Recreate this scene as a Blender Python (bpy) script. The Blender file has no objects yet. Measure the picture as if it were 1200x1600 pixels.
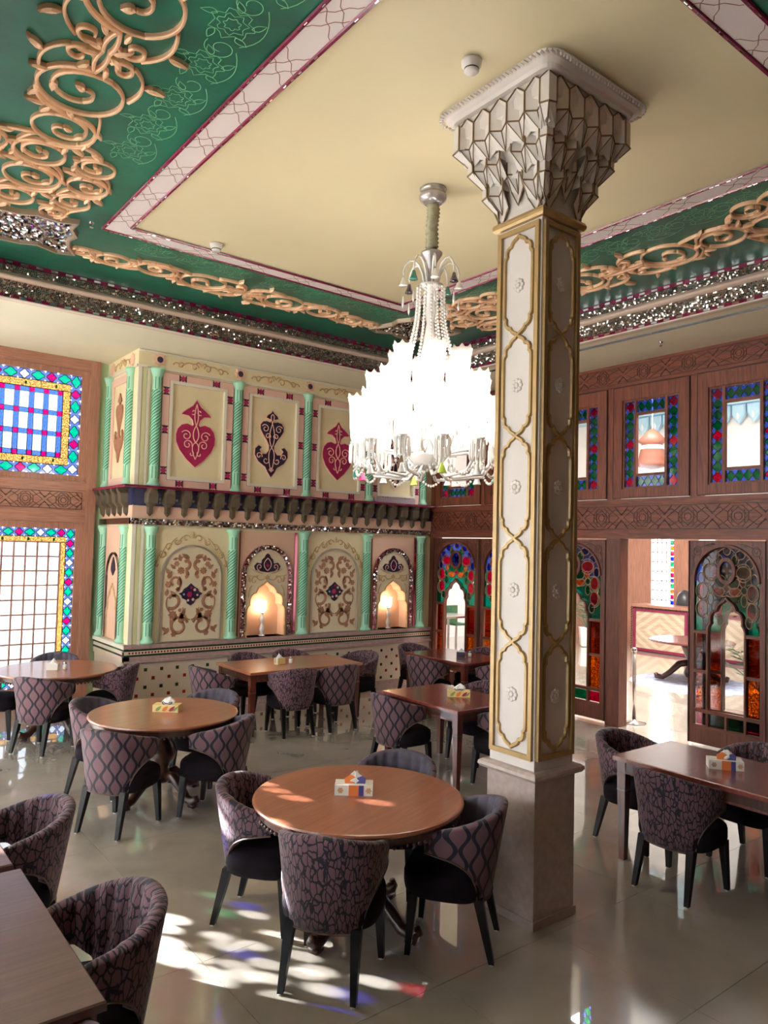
import bpy, math, random
from mathutils import Vector, Matrix
random.seed(7)
D = bpy.data
SC = bpy.context.scene
COL = SC.collection
PI = math.pi
def R(a): return math.radians(a)

# ------------------------------------------------------------------ camera
H = 2.25
YAW, PITCH, ROLL, FPX = R(37.9217), R(2.7143), R(1.4455), 1160.77
fw = Vector((math.sin(YAW) * math.cos(PITCH), math.cos(YAW) * math.cos(PITCH), math.sin(PITCH)))
rt = Vector((math.cos(YAW), -math.sin(YAW), 0))
up = rt.cross(fw)
r2 = rt * math.cos(ROLL) + up * math.sin(ROLL)
u2 = -rt * math.sin(ROLL) + up * math.cos(ROLL)
cam = D.cameras.new('camera')
cam.sensor_fit = 'HORIZONTAL'; cam.sensor_width = 36; cam.lens = FPX / 1200 * 36
cam.clip_start = 0.05; cam.clip_end = 200
co = D.objects.new('camera', cam); COL.objects.link(co)
co.matrix_world = Matrix(((r2.x, u2.x, -fw.x, 0), (r2.y, u2.y, -fw.y, 0), (r2.z, u2.z, -fw.z, H), (0, 0, 0, 1)))
SC.camera = co

# ------------------------------------------------------------------ world, sun, exposure
w = D.worlds.new('sky'); SC.world = w; w.use_nodes = True
bg = w.node_tree.nodes['Background']
bg.inputs[0].default_value = (0.86, 0.93, 1.0, 1); bg.inputs[1].default_value = 14.0
sun = D.lights.new('sun', 'SUN'); sun.energy = 180; sun.angle = R(0.55); sun.color = (0.97, 0.98, 1.0)
so = D.objects.new('sun', sun); COL.objects.link(so)
so.rotation_euler = Vector((0.477, -0.783, -0.399)).to_track_quat('-Z', 'Y').to_euler()
def portal(loc, sx, sy, nrm):
    l = D.lights.new('daylight_portal', 'AREA'); l.shape = 'RECTANGLE'; l.size = sx; l.size_y = sy
    l.cycles.is_portal = True
    o = D.objects.new('daylight_portal', l); COL.objects.link(o)
    o.location = loc; o.rotation_euler = Vector(nrm).to_track_quat('-Z', 'Z').to_euler()
def area(name, loc, sx, sy, nrm, e, c=(1, 1, 1)):
    l = D.lights.new(name, 'AREA'); l.shape = 'RECTANGLE'; l.size = sx; l.size_y = sy
    l.energy = e; l.color = c
    o = D.objects.new(name, l); COL.objects.link(o)
    o.location = loc; o.rotation_euler = Vector(nrm).to_track_quat('-Z', 'Y').to_euler()
area('lobby_fill', (10.4, 6.2, 6.15), 3.0, 5.0, (0, 0, -1), 1250, (1, 0.97, 0.94))  # fill lamp added under the closed lobby ceiling to brighten floor and doors
vs = SC.view_settings
vs.view_transform = 'Standard'; vs.look = 'None'; vs.gamma = 1; vs.use_curve_mapping = False
vs.exposure = 0.5
cy = SC.cycles
cy.use_denoising = True
cy.max_bounces = 10; cy.diffuse_bounces = 5; cy.glossy_bounces = 4; cy.transmission_bounces = 6; cy.transparent_max_bounces = 24
cy.sample_clamp_indirect = 6.0; cy.caustics_reflective = False; cy.caustics_refractive = False

# ------------------------------------------------------------------ materials
MATS = {}
def new_mat(name):
    m = D.materials.new(name); m.use_nodes = True; MATS[name] = m
    return m, m.node_tree.nodes, m.node_tree.links, m.node_tree.nodes['Principled BSDF']
def node(ns, t, **kw):
    n = ns.new(t)
    for k, v in kw.items():
        if k.startswith('i_'):
            n.inputs[int(k[2:])].default_value = v
        else: setattr(n, k, v)
    return n
def mat(name, col, rough=0.5, metal=0, var=0.0, scale=8, bump=0, bscale=60, coat=0, emit=None, es=0, spec=0.5, stretch=None):
    """plain surface with mottled colour and fine relief"""
    m, ns, lk, p = new_mat(name)
    p.inputs['Base Color'].default_value = (*col, 1)
    p.inputs['Roughness'].default_value = rough
    p.inputs['Metallic'].default_value = metal
    p.inputs['Coat Weight'].default_value = coat
    p.inputs['Coat Roughness'].default_value = 0.1
    p.inputs['Specular IOR Level'].default_value = spec
    if emit:
        p.inputs['Emission Color'].default_value = (*emit, 1); p.inputs['Emission Strength'].default_value = es
    if var or bump:
        tc = node(ns, 'ShaderNodeTexCoord')
        src = tc.outputs['Object']
        if stretch:
            mp = node(ns, 'ShaderNodeMapping'); mp.inputs['Scale'].default_value = stretch
            lk.new(src, mp.inputs[0]); src = mp.outputs[0]
    if var:
        nz = node(ns, 'ShaderNodeTexNoise'); nz.inputs['Scale'].default_value = scale; nz.inputs['Detail'].default_value = 6
        lk.new(src, nz.inputs['Vector'])
        rp = node(ns, 'ShaderNodeValToRGB')
        rp.color_ramp.elements[0].position = 0.3; rp.color_ramp.elements[1].position = 0.7
        rp.color_ramp.elements[0].color = (*[c * (1 - var) for c in col], 1)
        rp.color_ramp.elements[1].color = (*[min(1, c * (1 + var)) for c in col], 1)
        lk.new(nz.outputs[0], rp.inputs[0]); lk.new(rp.outputs[0], p.inputs['Base Color'])
    if bump:
        nb = node(ns, 'ShaderNodeTexNoise'); nb.inputs['Scale'].default_value = bscale; nb.inputs['Detail'].default_value = 4
        lk.new(src, nb.inputs['Vector'])
        b = node(ns, 'ShaderNodeBump'); b.inputs['Strength'].default_value = bump; b.inputs['Distance'].default_value = 0.01
        lk.new(nb.outputs[0], b.inputs['Height']); lk.new(b.outputs[0], p.inputs['Normal'])
    return m
def wood(name, c1, c2, rough=0.4, coat=0, axis=2, scale=3.0):
    """streaky wood, grain along the given object axis"""
    m, ns, lk, p = new_mat(name)
    tc = node(ns, 'ShaderNodeTexCoord'); mp = node(ns, 'ShaderNodeMapping')
    s = [scale * 7] * 3; s[axis] = scale * 0.5
    mp.inputs['Scale'].default_value = s
    lk.new(tc.outputs['Object'], mp.inputs[0])
    nz = node(ns, 'ShaderNodeTexNoise'); nz.inputs['Scale'].default_value = 1.6; nz.inputs['Detail'].default_value = 8; nz.inputs['Distortion'].default_value = 1.2
    lk.new(mp.outputs[0], nz.inputs['Vector'])
    rp = node(ns, 'ShaderNodeValToRGB')
    rp.color_ramp.elements[0].position = 0.32; rp.color_ramp.elements[1].position = 0.68
    rp.color_ramp.elements[0].color = (*c1, 1); rp.color_ramp.elements[1].color = (*c2, 1)
    lk.new(nz.outputs[0], rp.inputs[0]); lk.new(rp.outputs[0], p.inputs['Base Color'])
    p.inputs['Roughness'].default_value = rough
    p.inputs['Coat Weight'].default_value = coat; p.inputs['Coat Roughness'].default_value = 0.12
    b = node(ns, 'ShaderNodeBump'); b.inputs['Strength'].default_value = 0.15; b.inputs['Distance'].default_value = 0.005
    lk.new(nz.outputs[0], b.inputs['Height']); lk.new(b.outputs[0], p.inputs['Normal'])
    return m
def glass(name, col, gloss=0.06, texture=0):
    """coloured window glass: lets tinted light through and mirrors a little"""
    m, ns, lk, p = new_mat(name)
    ns.remove(p)
    t = node(ns, 'ShaderNodeBsdfTransparent'); t.inputs[0].default_value = (*col, 1)
    g = node(ns, 'ShaderNodeBsdfGlossy'); g.inputs['Roughness'].default_value = 0.05
    mx = node(ns, 'ShaderNodeMixShader'); mx.inputs[0].default_value = gloss
    lk.new(t.outputs[0], mx.inputs[1]); lk.new(g.outputs[0], mx.inputs[2])
    if texture:
        tc = node(ns, 'ShaderNodeTexCoord'); nz = node(ns, 'ShaderNodeTexNoise'); nz.inputs['Scale'].default_value = 55; nz.inputs['Detail'].default_value = 3
        lk.new(tc.outputs['Object'], nz.inputs['Vector'])
        rp = node(ns, 'ShaderNodeValToRGB'); rp.color_ramp.elements[0].position = 0.38; rp.color_ramp.elements[1].position = 0.62
        rp.color_ramp.elements[0].color = (*[c * (1 - texture) for c in col], 1); rp.color_ramp.elements[1].color = (*[min(1, c * (1 + texture)) for c in col], 1)
        lk.new(nz.outputs[0], rp.inputs[0]); lk.new(rp.outputs[0], t.inputs[0])
    lk.new(mx.outputs[0], ns['Material Output'].inputs[0])
    return m

# architecture
mat('cream_plaster', (0.70, 0.60, 0.41), 0.6, var=0.04, scale=2, bump=0.03)
mat('soffit_plaster', (0.76, 0.72, 0.55), 0.6, var=0.03, scale=2)
mat('pale_ceiling', (0.70, 0.615, 0.40), 0.55, var=0.03, scale=1.2)
mat('border_white', (0.74, 0.66, 0.66), 0.5, var=0.03, scale=3)
mat('pink_plaster', (0.72, 0.46, 0.33), 0.6, var=0.05, scale=3)
mat('pink_border', (0.76, 0.50, 0.40), 0.55, var=0.04, scale=4)
mat('cream_wall', (0.78, 0.67, 0.42), 0.6, var=0.04, scale=3, bump=0.04)
mat('mint_paint', (0.33, 0.62, 0.44), 0.4, var=0.05, scale=9)
mat('pale_mint', (0.50, 0.66, 0.42), 0.5, var=0.03, scale=3)
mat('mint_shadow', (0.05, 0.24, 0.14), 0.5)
mat('lime_trim', (0.62, 0.60, 0.34), 0.5)
mat('green_paint', (0.003, 0.085, 0.052), 0.36, var=0.35, scale=2.2, bump=0.15, bscale=14)
mat('line_green', (0.16, 0.42, 0.22), 0.6)
mat('gold_scroll', (0.95, 0.57, 0.35), 0.34, metal=0.15, var=0.12, scale=14)
mat('rim_bronze', (0.36, 0.27, 0.19), 0.4, metal=0.3)
mat('maroon', (0.17, 0.005, 0.04), 0.25, var=0.3, scale=30, coat=0.3)
mat('magenta', (0.34, 0.008, 0.075), 0.4, var=0.15, scale=12)
mat('navy', (0.020, 0.010, 0.035), 0.4, var=0.3, scale=20)
mat('tracery_pink', (0.80, 0.47, 0.36), 0.5)
mat('brown_relief', (0.33, 0.15, 0.085), 0.55, var=0.2, scale=20)
mat('gilt_relief', (0.50, 0.33, 0.16), 0.5, var=0.2, scale=20)
mat('ink_brown', (0.22, 0.08, 0.05), 0.6)
mat('mirror', (0.78, 0.78, 0.80), 0.06, metal=1)
mat('silver', (0.50, 0.44, 0.38), 0.35, metal=0.5)
mat('mirror_dim', (0.40, 0.36, 0.33), 0.12, metal=1)
mat('mirror_pink', (0.62, 0.22, 0.36), 0.1, metal=1)
mat('mould_cream', (0.66, 0.50, 0.40), 0.4, var=0.03, scale=4)
mat('corbel_olive', (0.085, 0.062, 0.036), 0.5, var=0.2, scale=14)
mat('corbel_blue', (0.012, 0.014, 0.06), 0.4, var=0.3, scale=20)
mat('stone_pink', (0.40, 0.27, 0.25), 0.3, var=0.15, scale=20)
mat('tile_cream', (0.68, 0.56, 0.44), 0.22, var=0.03, scale=5)
mat('tile_green', (0.02, 0.045, 0.018), 0.25)
mat('tile_red', (0.28, 0.02, 0.015), 0.25)
mat('white_moulding', (0.78, 0.72, 0.60), 0.5)
mat('column_white', (0.70, 0.64, 0.60), 0.5, var=0.03, scale=3)
mat('column_gold', (0.40, 0.26, 0.105), 0.38, metal=0.25, var=0.1, scale=16)
mat('capital_line', (0.15, 0.085, 0.03), 0.5)
mat('capital_white', (0.70, 0.64, 0.59), 0.5, var=0.04, scale=6)
mat('plinth_stone', (0.42, 0.335, 0.30), 0.3, var=0.12, scale=22, bump=0.05, bscale=120)
wood('wood_dark', (0.055, 0.014, 0.008), (0.15, 0.042, 0.022), 0.35, 0.15, 2)
wood('wood_mid', (0.085, 0.016, 0.007), (0.225, 0.056, 0.024), 0.5, 0, 2)
wood('wood_mid_h', (0.085, 0.016, 0.007), (0.225, 0.056, 0.024), 0.5, 0, 1)
wood('wood_warm', (0.25, 0.108, 0.068), (0.38, 0.18, 0.12), 0.42, 0.1, 2)
wood('wood_warm_h', (0.25, 0.108, 0.068), (0.38, 0.18, 0.12), 0.42, 0.1, 0)
mat('wood_groove', (0.05, 0.015, 0.009), 0.5)
wood('table_wood', (0.27, 0.088, 0.045), (0.36, 0.13, 0.068), 0.32, 0.5, 0, 2.2)
wood('table_cherry', (0.13, 0.026, 0.020), (0.20, 0.046, 0.034), 0.26, 0.6, 0, 2.2)
wood('wood_door', (0.06, 0.014, 0.007), (0.165, 0.043, 0.020), 0.5, 0, 2)
wood('wood_door_h', (0.06, 0.014, 0.007), (0.165, 0.043, 0.020), 0.5, 0, 1)
wood('table_glare', (0.075, 0.038, 0.032), (0.12, 0.06, 0.05), 0.36, 0.4, 0, 2.2)  # darker, greyer copy of the table wood; window glare put into its tone
wood('table_dark', (0.032, 0.011, 0.007), (0.07, 0.024, 0.013), 0.3, 0.4, 2, 2.2)
wood('table_red', (0.06, 0.012, 0.008), (0.13, 0.028, 0.018), 0.25, 0.5, 2, 2.2)
mat('leg_black', (0.005, 0.004, 0.004), 0.4, spec=0.25)
mat('glide', (0.5, 0.48, 0.44), 0.4)
wood('chevron_light', (0.46, 0.35, 0.25), (0.58, 0.46, 0.34), 0.4, 0.1, 1)
wood('chevron_dark', (0.36, 0.26, 0.18), (0.46, 0.35, 0.25), 0.4, 0.1, 1)
mat('lobby_white', (0.82, 0.80, 0.78), 0.6)
mat('lobby_blue', (0.42, 0.66, 0.82), 0.5)
mat('lobby_brown', (0.25, 0.08, 0.05), 0.5)
mat('detector_white', (0.72, 0.68, 0.66), 0.4)
mat('dark_plastic', (0.03, 0.03, 0.035), 0.35)
mat('steel', (0.62, 0.58, 0.56), 0.25, metal=1)
mat('lead', (0.03, 0.022, 0.02), 0.5)
mat('lead_wood', (0.30, 0.155, 0.085), 0.45)
mat('box_white', (0.80, 0.77, 0.70), 0.6)
mat('box_orange', (0.75, 0.20, 0.05), 0.6)
mat('box_blue', (0.07, 0.07, 0.26), 0.6)
mat('box_green', (0.20, 0.30, 0.10), 0.6)
mat('box_yellow', (0.78, 0.60, 0.25), 0.6)
mat('tissue', (0.88, 0.87, 0.86), 0.9)
mat('crystal', (0.86, 0.84, 0.82), 0.08, spec=1.0, coat=1.0)
mat('canopy_glass', (0.42, 0.38, 0.38), 0.12, metal=0.4, coat=1)
mat('sleeve_cloth', (0.38, 0.36, 0.24), 0.7, var=0.2, scale=30)
mat('bell_green', (0.02, 0.22, 0.16), 0.15, coat=1)
mat('bell_lime', (0.50, 0.72, 0.06), 0.15, coat=1)
mat('bell_pink', (0.70, 0.03, 0.22), 0.15, coat=1)
mat('bell_dark', (0.02, 0.01, 0.03), 0.15, coat=1)
mat('bulb_lit', (0.9, 0.88, 0.84), 0.3, emit=(1.0, 0.92, 0.82), es=95.0)
def shade_mat():
    m, ns, lk, p = new_mat('shade_glass'); ns.remove(p)
    tl = node(ns, 'ShaderNodeBsdfTranslucent'); tl.inputs[0].default_value = (0.95, 0.92, 0.88, 1)
    tp = node(ns, 'ShaderNodeBsdfTransparent'); gl = node(ns, 'ShaderNodeBsdfGlossy'); gl.inputs['Roughness'].default_value = 0.1
    a = node(ns, 'ShaderNodeMixShader'); a.inputs[0].default_value = 0.45; b = node(ns, 'ShaderNodeMixShader'); b.inputs[0].default_value = 0.08
    lk.new(tl.outputs[0], a.inputs[1]); lk.new(tp.outputs[0], a.inputs[2]); lk.new(a.outputs[0], b.inputs[1]); lk.new(gl.outputs[0], b.inputs[2]); lk.new(b.outputs[0], ns['Material Output'].inputs[0])
shade_mat()
mat('lamp_lit', (0.9, 0.85, 0.75), 0.3, emit=(1.0, 0.80, 0.52), es=14.0)
mat('leaf_green', (0.03, 0.12, 0.05), 0.5, var=0.3, scale=12)
mat('rug_blue', (0.36, 0.38, 0.50), 0.95, var=0.35, scale=9, bump=0.3, bscale=90)
mat('rose_red', (0.40, 0.02, 0.06), 0.6)
mat('asphalt', (0.35, 0.34, 0.32), 0.9, var=0.1, scale=2)
mat('building', (0.86, 0.85, 0.83), 0.9)  # plain white of the added sun blockers
mat('lilac_grey', (0.36, 0.30, 0.32), 0.4)
glass('glass_clear', (0.93, 0.94, 0.95), 0.05)
glass('glass_green', (0.003, 0.24, 0.14), 0.03, 0.35)
glass('glass_milky', (0.30, 0.31, 0.32), 0.03)
glass('glass_mint', (0.0, 0.22, 0.165), 0.03, 0.2)
glass('glass_rose', (0.25, 0.015, 0.125), 0.03, 0.25)
glass('glass_strip', (0.09, 0.14, 0.24), 0.03, 0.2)
glass('glass_honey', (0.27, 0.19, 0.095), 0.03, 0.45)
glass('glass_teal', (0.0, 0.15, 0.10), 0.03, 0.35)
glass('glass_blue', (0.02, 0.055, 0.36), 0.03, 0.25)
glass('glass_sky', (0.012, 0.018, 0.048), 0.03, 0.2)
glass('glass_red', (0.46, 0.005, 0.11), 0.03, 0.3)
glass('glass_amber', (0.50, 0.19, 0.03), 0.03, 0.5)
glass('glass_amber_deep', (0.30, 0.065, 0.012), 0.03, 0.6)
glass('glass_peach', (0.58, 0.27, 0.10), 0.03, 0.3)

def floor_mat():
    m, ns, lk, p = new_mat('floor_marble')
    tc = node(ns, 'ShaderNodeTexCoord')
    nz = node(ns, 'ShaderNodeTexNoise'); nz.inputs['Scale'].default_value = 1.7; nz.inputs['Detail'].default_value = 9; nz.inputs['Distortion'].default_value = 0.8
    oi = node(ns, 'ShaderNodeObjectInfo')
    ad = node(ns, 'ShaderNodeVectorMath', operation='ADD')
    lk.new(tc.outputs['Object'], ad.inputs[0]); lk.new(oi.outputs['Location'], ad.inputs[1])
    lk.new(ad.outputs[0], nz.inputs['Vector'])
    rp = node(ns, 'ShaderNodeValToRGB')
    rp.color_ramp.elements[0].position = 0.3; rp.color_ramp.elements[1].position = 0.72
    rp.color_ramp.elements[0].color = (0.36, 0.315, 0.262, 1); rp.color_ramp.elements[1].color = (0.49, 0.43, 0.36, 1)
    lk.new(nz.outputs[0], rp.inputs[0]); lk.new(rp.outputs[0], p.inputs['Base Color'])
    p.inputs['Roughness'].default_value = 0.16
    p.inputs['Specular IOR Level'].default_value = 0.7
    p.inputs['Coat Weight'].default_value = 1.0; p.inputs['Coat Roughness'].default_value = 0.015; p.inputs['Coat IOR'].default_value = 2.35
floor_mat()

def math_node(ns, lk, op, a, b=None):
    n = ns.new('ShaderNodeMath'); n.operation = op
    for i, x in enumerate((a, b)):
        if x is None: continue
        if isinstance(x, (int, float)): n.inputs[i].default_value = x
        else: lk.new(x, n.inputs[i])
    return n.outputs[0]
def fabric(name, kind, ground, line):
    m, ns, lk, p = new_mat(name)
    tc = node(ns, 'ShaderNodeTexCoord')
    p.inputs['Roughness'].default_value = 0.8; p.inputs['Sheen Weight'].default_value = 0.15; p.inputs['Sheen Roughness'].default_value = 0.4
    if kind == 'lattice':
        sp = node(ns, 'ShaderNodeSeparateXYZ'); lk.new(tc.outputs['UV'], sp.inputs[0])
        M = lambda op, a, b=None: math_node(ns, lk, op, a, b)
        uu = M('DIVIDE', sp.outputs[0], 0.135); ss = M('MULTIPLY', M('SINE', M('MULTIPLY', sp.outputs[1], 2 * PI / 0.165)), 0.155)
        a = M('ABSOLUTE', M('SUBTRACT', M('FRACT', M('SUBTRACT', uu, ss)), 0.25))
        b = M('ABSOLUTE', M('SUBTRACT', M('FRACT', M('ADD', uu, ss)), 0.75))
        d = M('MINIMUM', a, b)
        rp = node(ns, 'ShaderNodeValToRGB')
        e = rp.color_ramp.elements
        e[0].position = 0.082; e[0].color = (*line, 1); e[1].position = 0.10; e[1].color = (*ground, 1)
        lk.new(d, rp.inputs[0])
    else:
        mp = node(ns, 'ShaderNodeMapping'); mp.inputs['Scale'].default_value = (38, 17, 1)
        lk.new(tc.outputs['UV'], mp.inputs[0])
        nz = node(ns, 'ShaderNodeTexNoise'); nz.inputs['Scale'].default_value = 1.3
        lk.new(mp.outputs[0], nz.inputs['Vector'])
        mx = node(ns, 'ShaderNodeMix', data_type='VECTOR'); mx.inputs[0].default_value = 0.35
        lk.new(mp.outputs[0], mx.inputs[4]); lk.new(nz.outputs[1], mx.inputs[5])
        vo = node(ns, 'ShaderNodeTexVoronoi', feature='DISTANCE_TO_EDGE'); vo.inputs['Scale'].default_value = 1.6
        lk.new(mx.outputs[1], vo.inputs['Vector'])
        rp = node(ns, 'ShaderNodeValToRGB')
        e = rp.color_ramp.elements
        e[0].position = 0.07; e[0].color = (*line, 1); e[1].position = 0.1; e[1].color = (*ground, 1)
        lk.new(vo.outputs[0], rp.inputs[0])
    lk.new(rp.outputs[0], p.inputs['Base Color'])
    n2 = node(ns, 'ShaderNodeTexNoise'); n2.inputs['Scale'].default_value = 180
    lk.new(tc.outputs['Object'], n2.inputs['Vector'])
    b = node(ns, 'ShaderNodeBump'); b.inputs['Strength'].default_value = 0.25; b.inputs['Distance'].default_value = 0.003
    lk.new(n2.outputs[0], b.inputs['Height']); lk.new(b.outputs[0], p.inputs['Normal'])
fabric('fabric_lattice', 'lattice', (0.125, 0.060, 0.074), (0.003, 0.003, 0.012))
fabric('fabric_crackle', 'crackle', (0.13, 0.062, 0.078), (0.004, 0.003, 0.012))
mat('velvet_slate', (0.080, 0.070, 0.098), 0.8, var=0.25, scale=14, spec=0.3)
mat('velvet_dark', (0.008, 0.005, 0.008), 0.9, var=0.3, scale=14, spec=0.15)
mat('piping_tan', (0.10, 0.06, 0.045), 0.6)

# ------------------------------------------------------------------ mesh helpers
def sub(a, b): return (a[0] - b[0], a[1] - b[1])
def ccw(poly):
    s = sum(poly[i][0] * poly[(i + 1) % len(poly)][1] - poly[(i + 1) % len(poly)][0] * poly[i][1] for i in range(len(poly)))
    return list(poly) if s > 0 else list(reversed(poly))
class MB:
    def __init__(s): s.v = []; s.f = []; s.uv = None
    def add(s, vs, fs):
        n = len(s.v); s.v += [tuple(v) for v in vs]; s.f += [tuple(i + n for i in f) for f in fs]; return s
    def box(s, x0, x1, y0, y1, z0, z1, taper=None):
        a, b = (x0, y0, x1, y1), (x0, y0, x1, y1)
        if taper: cx, cy = (x0 + x1) / 2, (y0 + y1) / 2; a = (cx + (x0 - cx) * taper, cy + (y0 - cy) * taper, cx + (x1 - cx) * taper, cy + (y1 - cy) * taper)
        vs = [(a[0], a[1], z0), (a[2], a[1], z0), (a[2], a[3], z0), (a[0], a[3], z0), (b[0], b[1], z1), (b[2], b[1], z1), (b[2], b[3], z1), (b[0], b[3], z1)]
        return s.add(vs, [(3, 2, 1, 0), (4, 5, 6, 7), (0, 1, 5, 4), (1, 2, 6, 5), (2, 3, 7, 6), (3, 0, 4, 7)])
    def prism(s, poly, z0, z1, ch=0.0):
        """flat piece with the outline poly (u, v), from depth z0 to z1, front edge chamfered by ch"""
        p = ccw(poly); n = len(p)
        vs = [(x, y, z0) for x, y in p] + [(x, y, z1 - ch) for x, y in p]
        fs = [(i, (i + 1) % n, n + (i + 1) % n, n + i) for i in range(n)] + [tuple(reversed(range(n)))]
        if ch:
            cx = sum(x for x, y in p) / n; cy = sum(y for x, y in p) / n
            q = inset(p, ch)
            vs += [(x, y, z1) for x, y in q]
            fs += [(n + i, n + (i + 1) % n, 2 * n + (i + 1) % n, 2 * n + i) for i in range(n)]
            fs.append(tuple(range(2 * n, 3 * n)))
        else: fs.append(tuple(range(n, 2 * n)))
        return s.add(vs, fs)
    def ring(s, outer, inner, z0, z1, zi=None):
        """frame between two outlines of equal point count"""
        n = len(outer); zi = z0 if zi is None else zi
        vs = [(x, y, z0) for x, y in outer] + [(x, y, z1) for x, y in outer] + [(x, y, z1) for x, y in inner] + [(x, y, zi) for x, y in inner]
        fs = []
        for i in range(n):
            j = (i + 1) % n
            fs += [(i, j, n + j, n + i), (n + i, n + j, 2 * n + j, 2 * n + i), (2 * n + i, 2 * n + j, 3 * n + j, 3 * n + i)]
        return s.add(vs, fs)
    def ribbon5(s, path, wd, z0, z1):
        """relief strip with a rounded back and a groove along its crest"""
        n = len(path); vs = []; PR = ((1, 0), (0.85, 0.62), (0.45, 1.0), (0.0, 0.78), (-0.45, 1.0), (-0.85, 0.62), (-1, 0))
        for i, (x, y) in enumerate(path):
            a = path[max(0, i - 1)]; b = path[min(n - 1, i + 1)]
            dx, dy = b[0] - a[0], b[1] - a[1]; l = math.hypot(dx, dy) or 1; nx, ny = -dy / l, dx / l
            h = (wd[i] if isinstance(wd, (list, tuple)) else wd) / 2
            vs += [(x + nx * h * p, y + ny * h * p, z0 + (z1 - z0) * q) for p, q in PR]
        m = len(PR); fs = [(m * i + k, m * i + k + 1, m * i + m + k + 1, m * i + m + k) for i in range(n - 1) for k in range(m - 1)]
        fs += [tuple(reversed(range(m))), tuple(range(m * n - m, m * n))]
        return s.add(vs, fs)
    def ribbon(s, path, wd, z0, z1, closed=False, fine=False):
        """relief strip along a 2d path, rounded: base width wd (number or list), crest at z1"""
        n = len(path)
        if n < 2: return s
        if fine: return s.ribbon5(path, wd, z0, z1)
        vs = []
        for i, (x, y) in enumerate(path):
            a = path[(i - 1) % n] if (closed or i) else path[0]; b = path[(i + 1) % n] if (closed or i < n - 1) else path[-1]
            dx, dy = b[0] - a[0], b[1] - a[1]; l = math.hypot(dx, dy) or 1; nx, ny = -dy / l, dx / l
            wv = wd[i] if isinstance(wd, (list, tuple)) else wd
            h = wv / 2
            vs += [(x + nx * h, y + ny * h, z0), (x + nx * h * 0.55, y + ny * h * 0.55, z1), (x - nx * h * 0.55, y - ny * h * 0.55, z1), (x - nx * h, y - ny * h, z0)]
        fs = []
        for i in range(n if closed else n - 1):
            j = (i + 1) % n
            for k in range(3): fs.append((4 * i + k, 4 * i + k + 1, 4 * j + k + 1, 4 * j + k))
        if not closed: fs += [(0, 3, 2, 1), (4 * n - 4, 4 * n - 3, 4 * n - 2, 4 * n - 1)]
        return s.add(vs, fs)
    def tube(s, path, r, seg=6, closed=False, cap=True):
        n = len(path); P = [Vector(p) for p in path]; vs = []; prev = None
        for i in range(n):
            a = P[(i - 1) % n] if (closed or i) else P[0]; b = P[(i + 1) % n] if (closed or i < n - 1) else P[-1]
            t = (b - a).normalized()
            if prev is None:
                x = t.orthogonal().normalized()
            else:
                x = prev - t * prev.dot(t)
                x = x.normalized() if x.length > 1e-6 else t.orthogonal().normalized()
            prev = x; y = t.cross(x)
            rr = r[i] if isinstance(r, (list, tuple)) else r
            for k in range(seg):
                an = 2 * PI * k / seg
                vs.append(P[i] + (x * math.cos(an) + y * math.sin(an)) * rr)
        fs = []
        for i in range(n if closed else n - 1):
            j = (i + 1) % n
            for k in range(seg):
                q = (k + 1) % seg; fs.append((i * seg + k, i * seg + q, j * seg + q, j * seg + k))
        if cap and not closed: fs += [tuple(reversed(range(seg))), tuple(range((n - 1) * seg, n * seg))]
        return s.add(vs, fs)
    def lathe(s, prof, seg=20, c=(0, 0), flute=None):
        vs = []; n = len(prof)
        for (r, z) in prof:
            for k in range(seg):
                a = 2 * PI * k / seg; rr = r * (1 + (flute if (flute and k % 2) else 0))
                vs.append((c[0] + rr * math.cos(a), c[1] + rr * math.sin(a), z))
        fs = [(i * seg + k, i * seg + (k + 1) % seg, (i + 1) * seg + (k + 1) % seg, (i + 1) * seg + k) for i in range(n - 1) for k in range(seg)]
        if prof[0][0] > 1e-4: fs.append(tuple(reversed(range(seg))))
        if prof[-1][0] > 1e-4: fs.append(tuple(range((n - 1) * seg, n * seg)))
        return s.add(vs, fs)
    def ball(s, c, r, seg=6, rings=4, sz=1.0):
        return s.lathe_at([(max(1e-5, r * math.sin(PI * i / rings)), -r * sz * math.cos(PI * i / rings)) for i in range(rings + 1)], seg, c)
    def lathe_at(s, prof, seg, c):
        return s.lathe([(r, z + c[2]) for r, z in prof], seg, (c[0], c[1]))
    def mesh(s, name, m, smooth=False):
        me = D.meshes.new(name); me.from_pydata(s.v, [], s.f); me.validate(clean_customdata=False)
        if m: me.materials.append(MATS[m])
        if smooth: me.shade_smooth()
        me.update(); return me
    def xf(s, M, i0=0):
        s.v[i0:] = [tuple(M @ Vector(v)) for v in s.v[i0:]]; return s
    def build(s, name, m, parent=None, M=None, smooth=False, **kw):
        if M is not None: s.xf(M)
        return put(s.mesh(name, m, smooth), name, parent, None, **kw)
def inset(p, d):
    n = len(p); out = []
    for i in range(n):
        a, b, c = p[i - 1], p[i], p[(i + 1) % n]
        e1 = Vector(sub(b, a)); e2 = Vector(sub(c, b))
        if e1.length < 1e-9 or e2.length < 1e-9: out.append(b); continue
        n1 = Vector((-e1.y, e1.x)).normalized(); n2 = Vector((-e2.y, e2.x)).normalized()
        m = n1 + n2
        if m.length < 0.3: out.append(b); continue
        m = m / max(0.5, m.dot(n1)) if m.dot(n1) else m
        out.append((b[0] + m.x * d, b[1] + m.y * d))
    return out
def tag(o, label=None, cat=None, group=None, kind=None):
    if label: o['label'] = label
    if cat: o['category'] = cat
    if group: o['group'] = group
    if kind: o['kind'] = kind
    return o
def put(me, name, parent=None, M=None, **kw):
    o = D.objects.new(name, me); COL.objects.link(o)
    if parent: o.parent = parent
    if M is not None: o.matrix_basis = M
    return tag(o, **kw)
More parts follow.
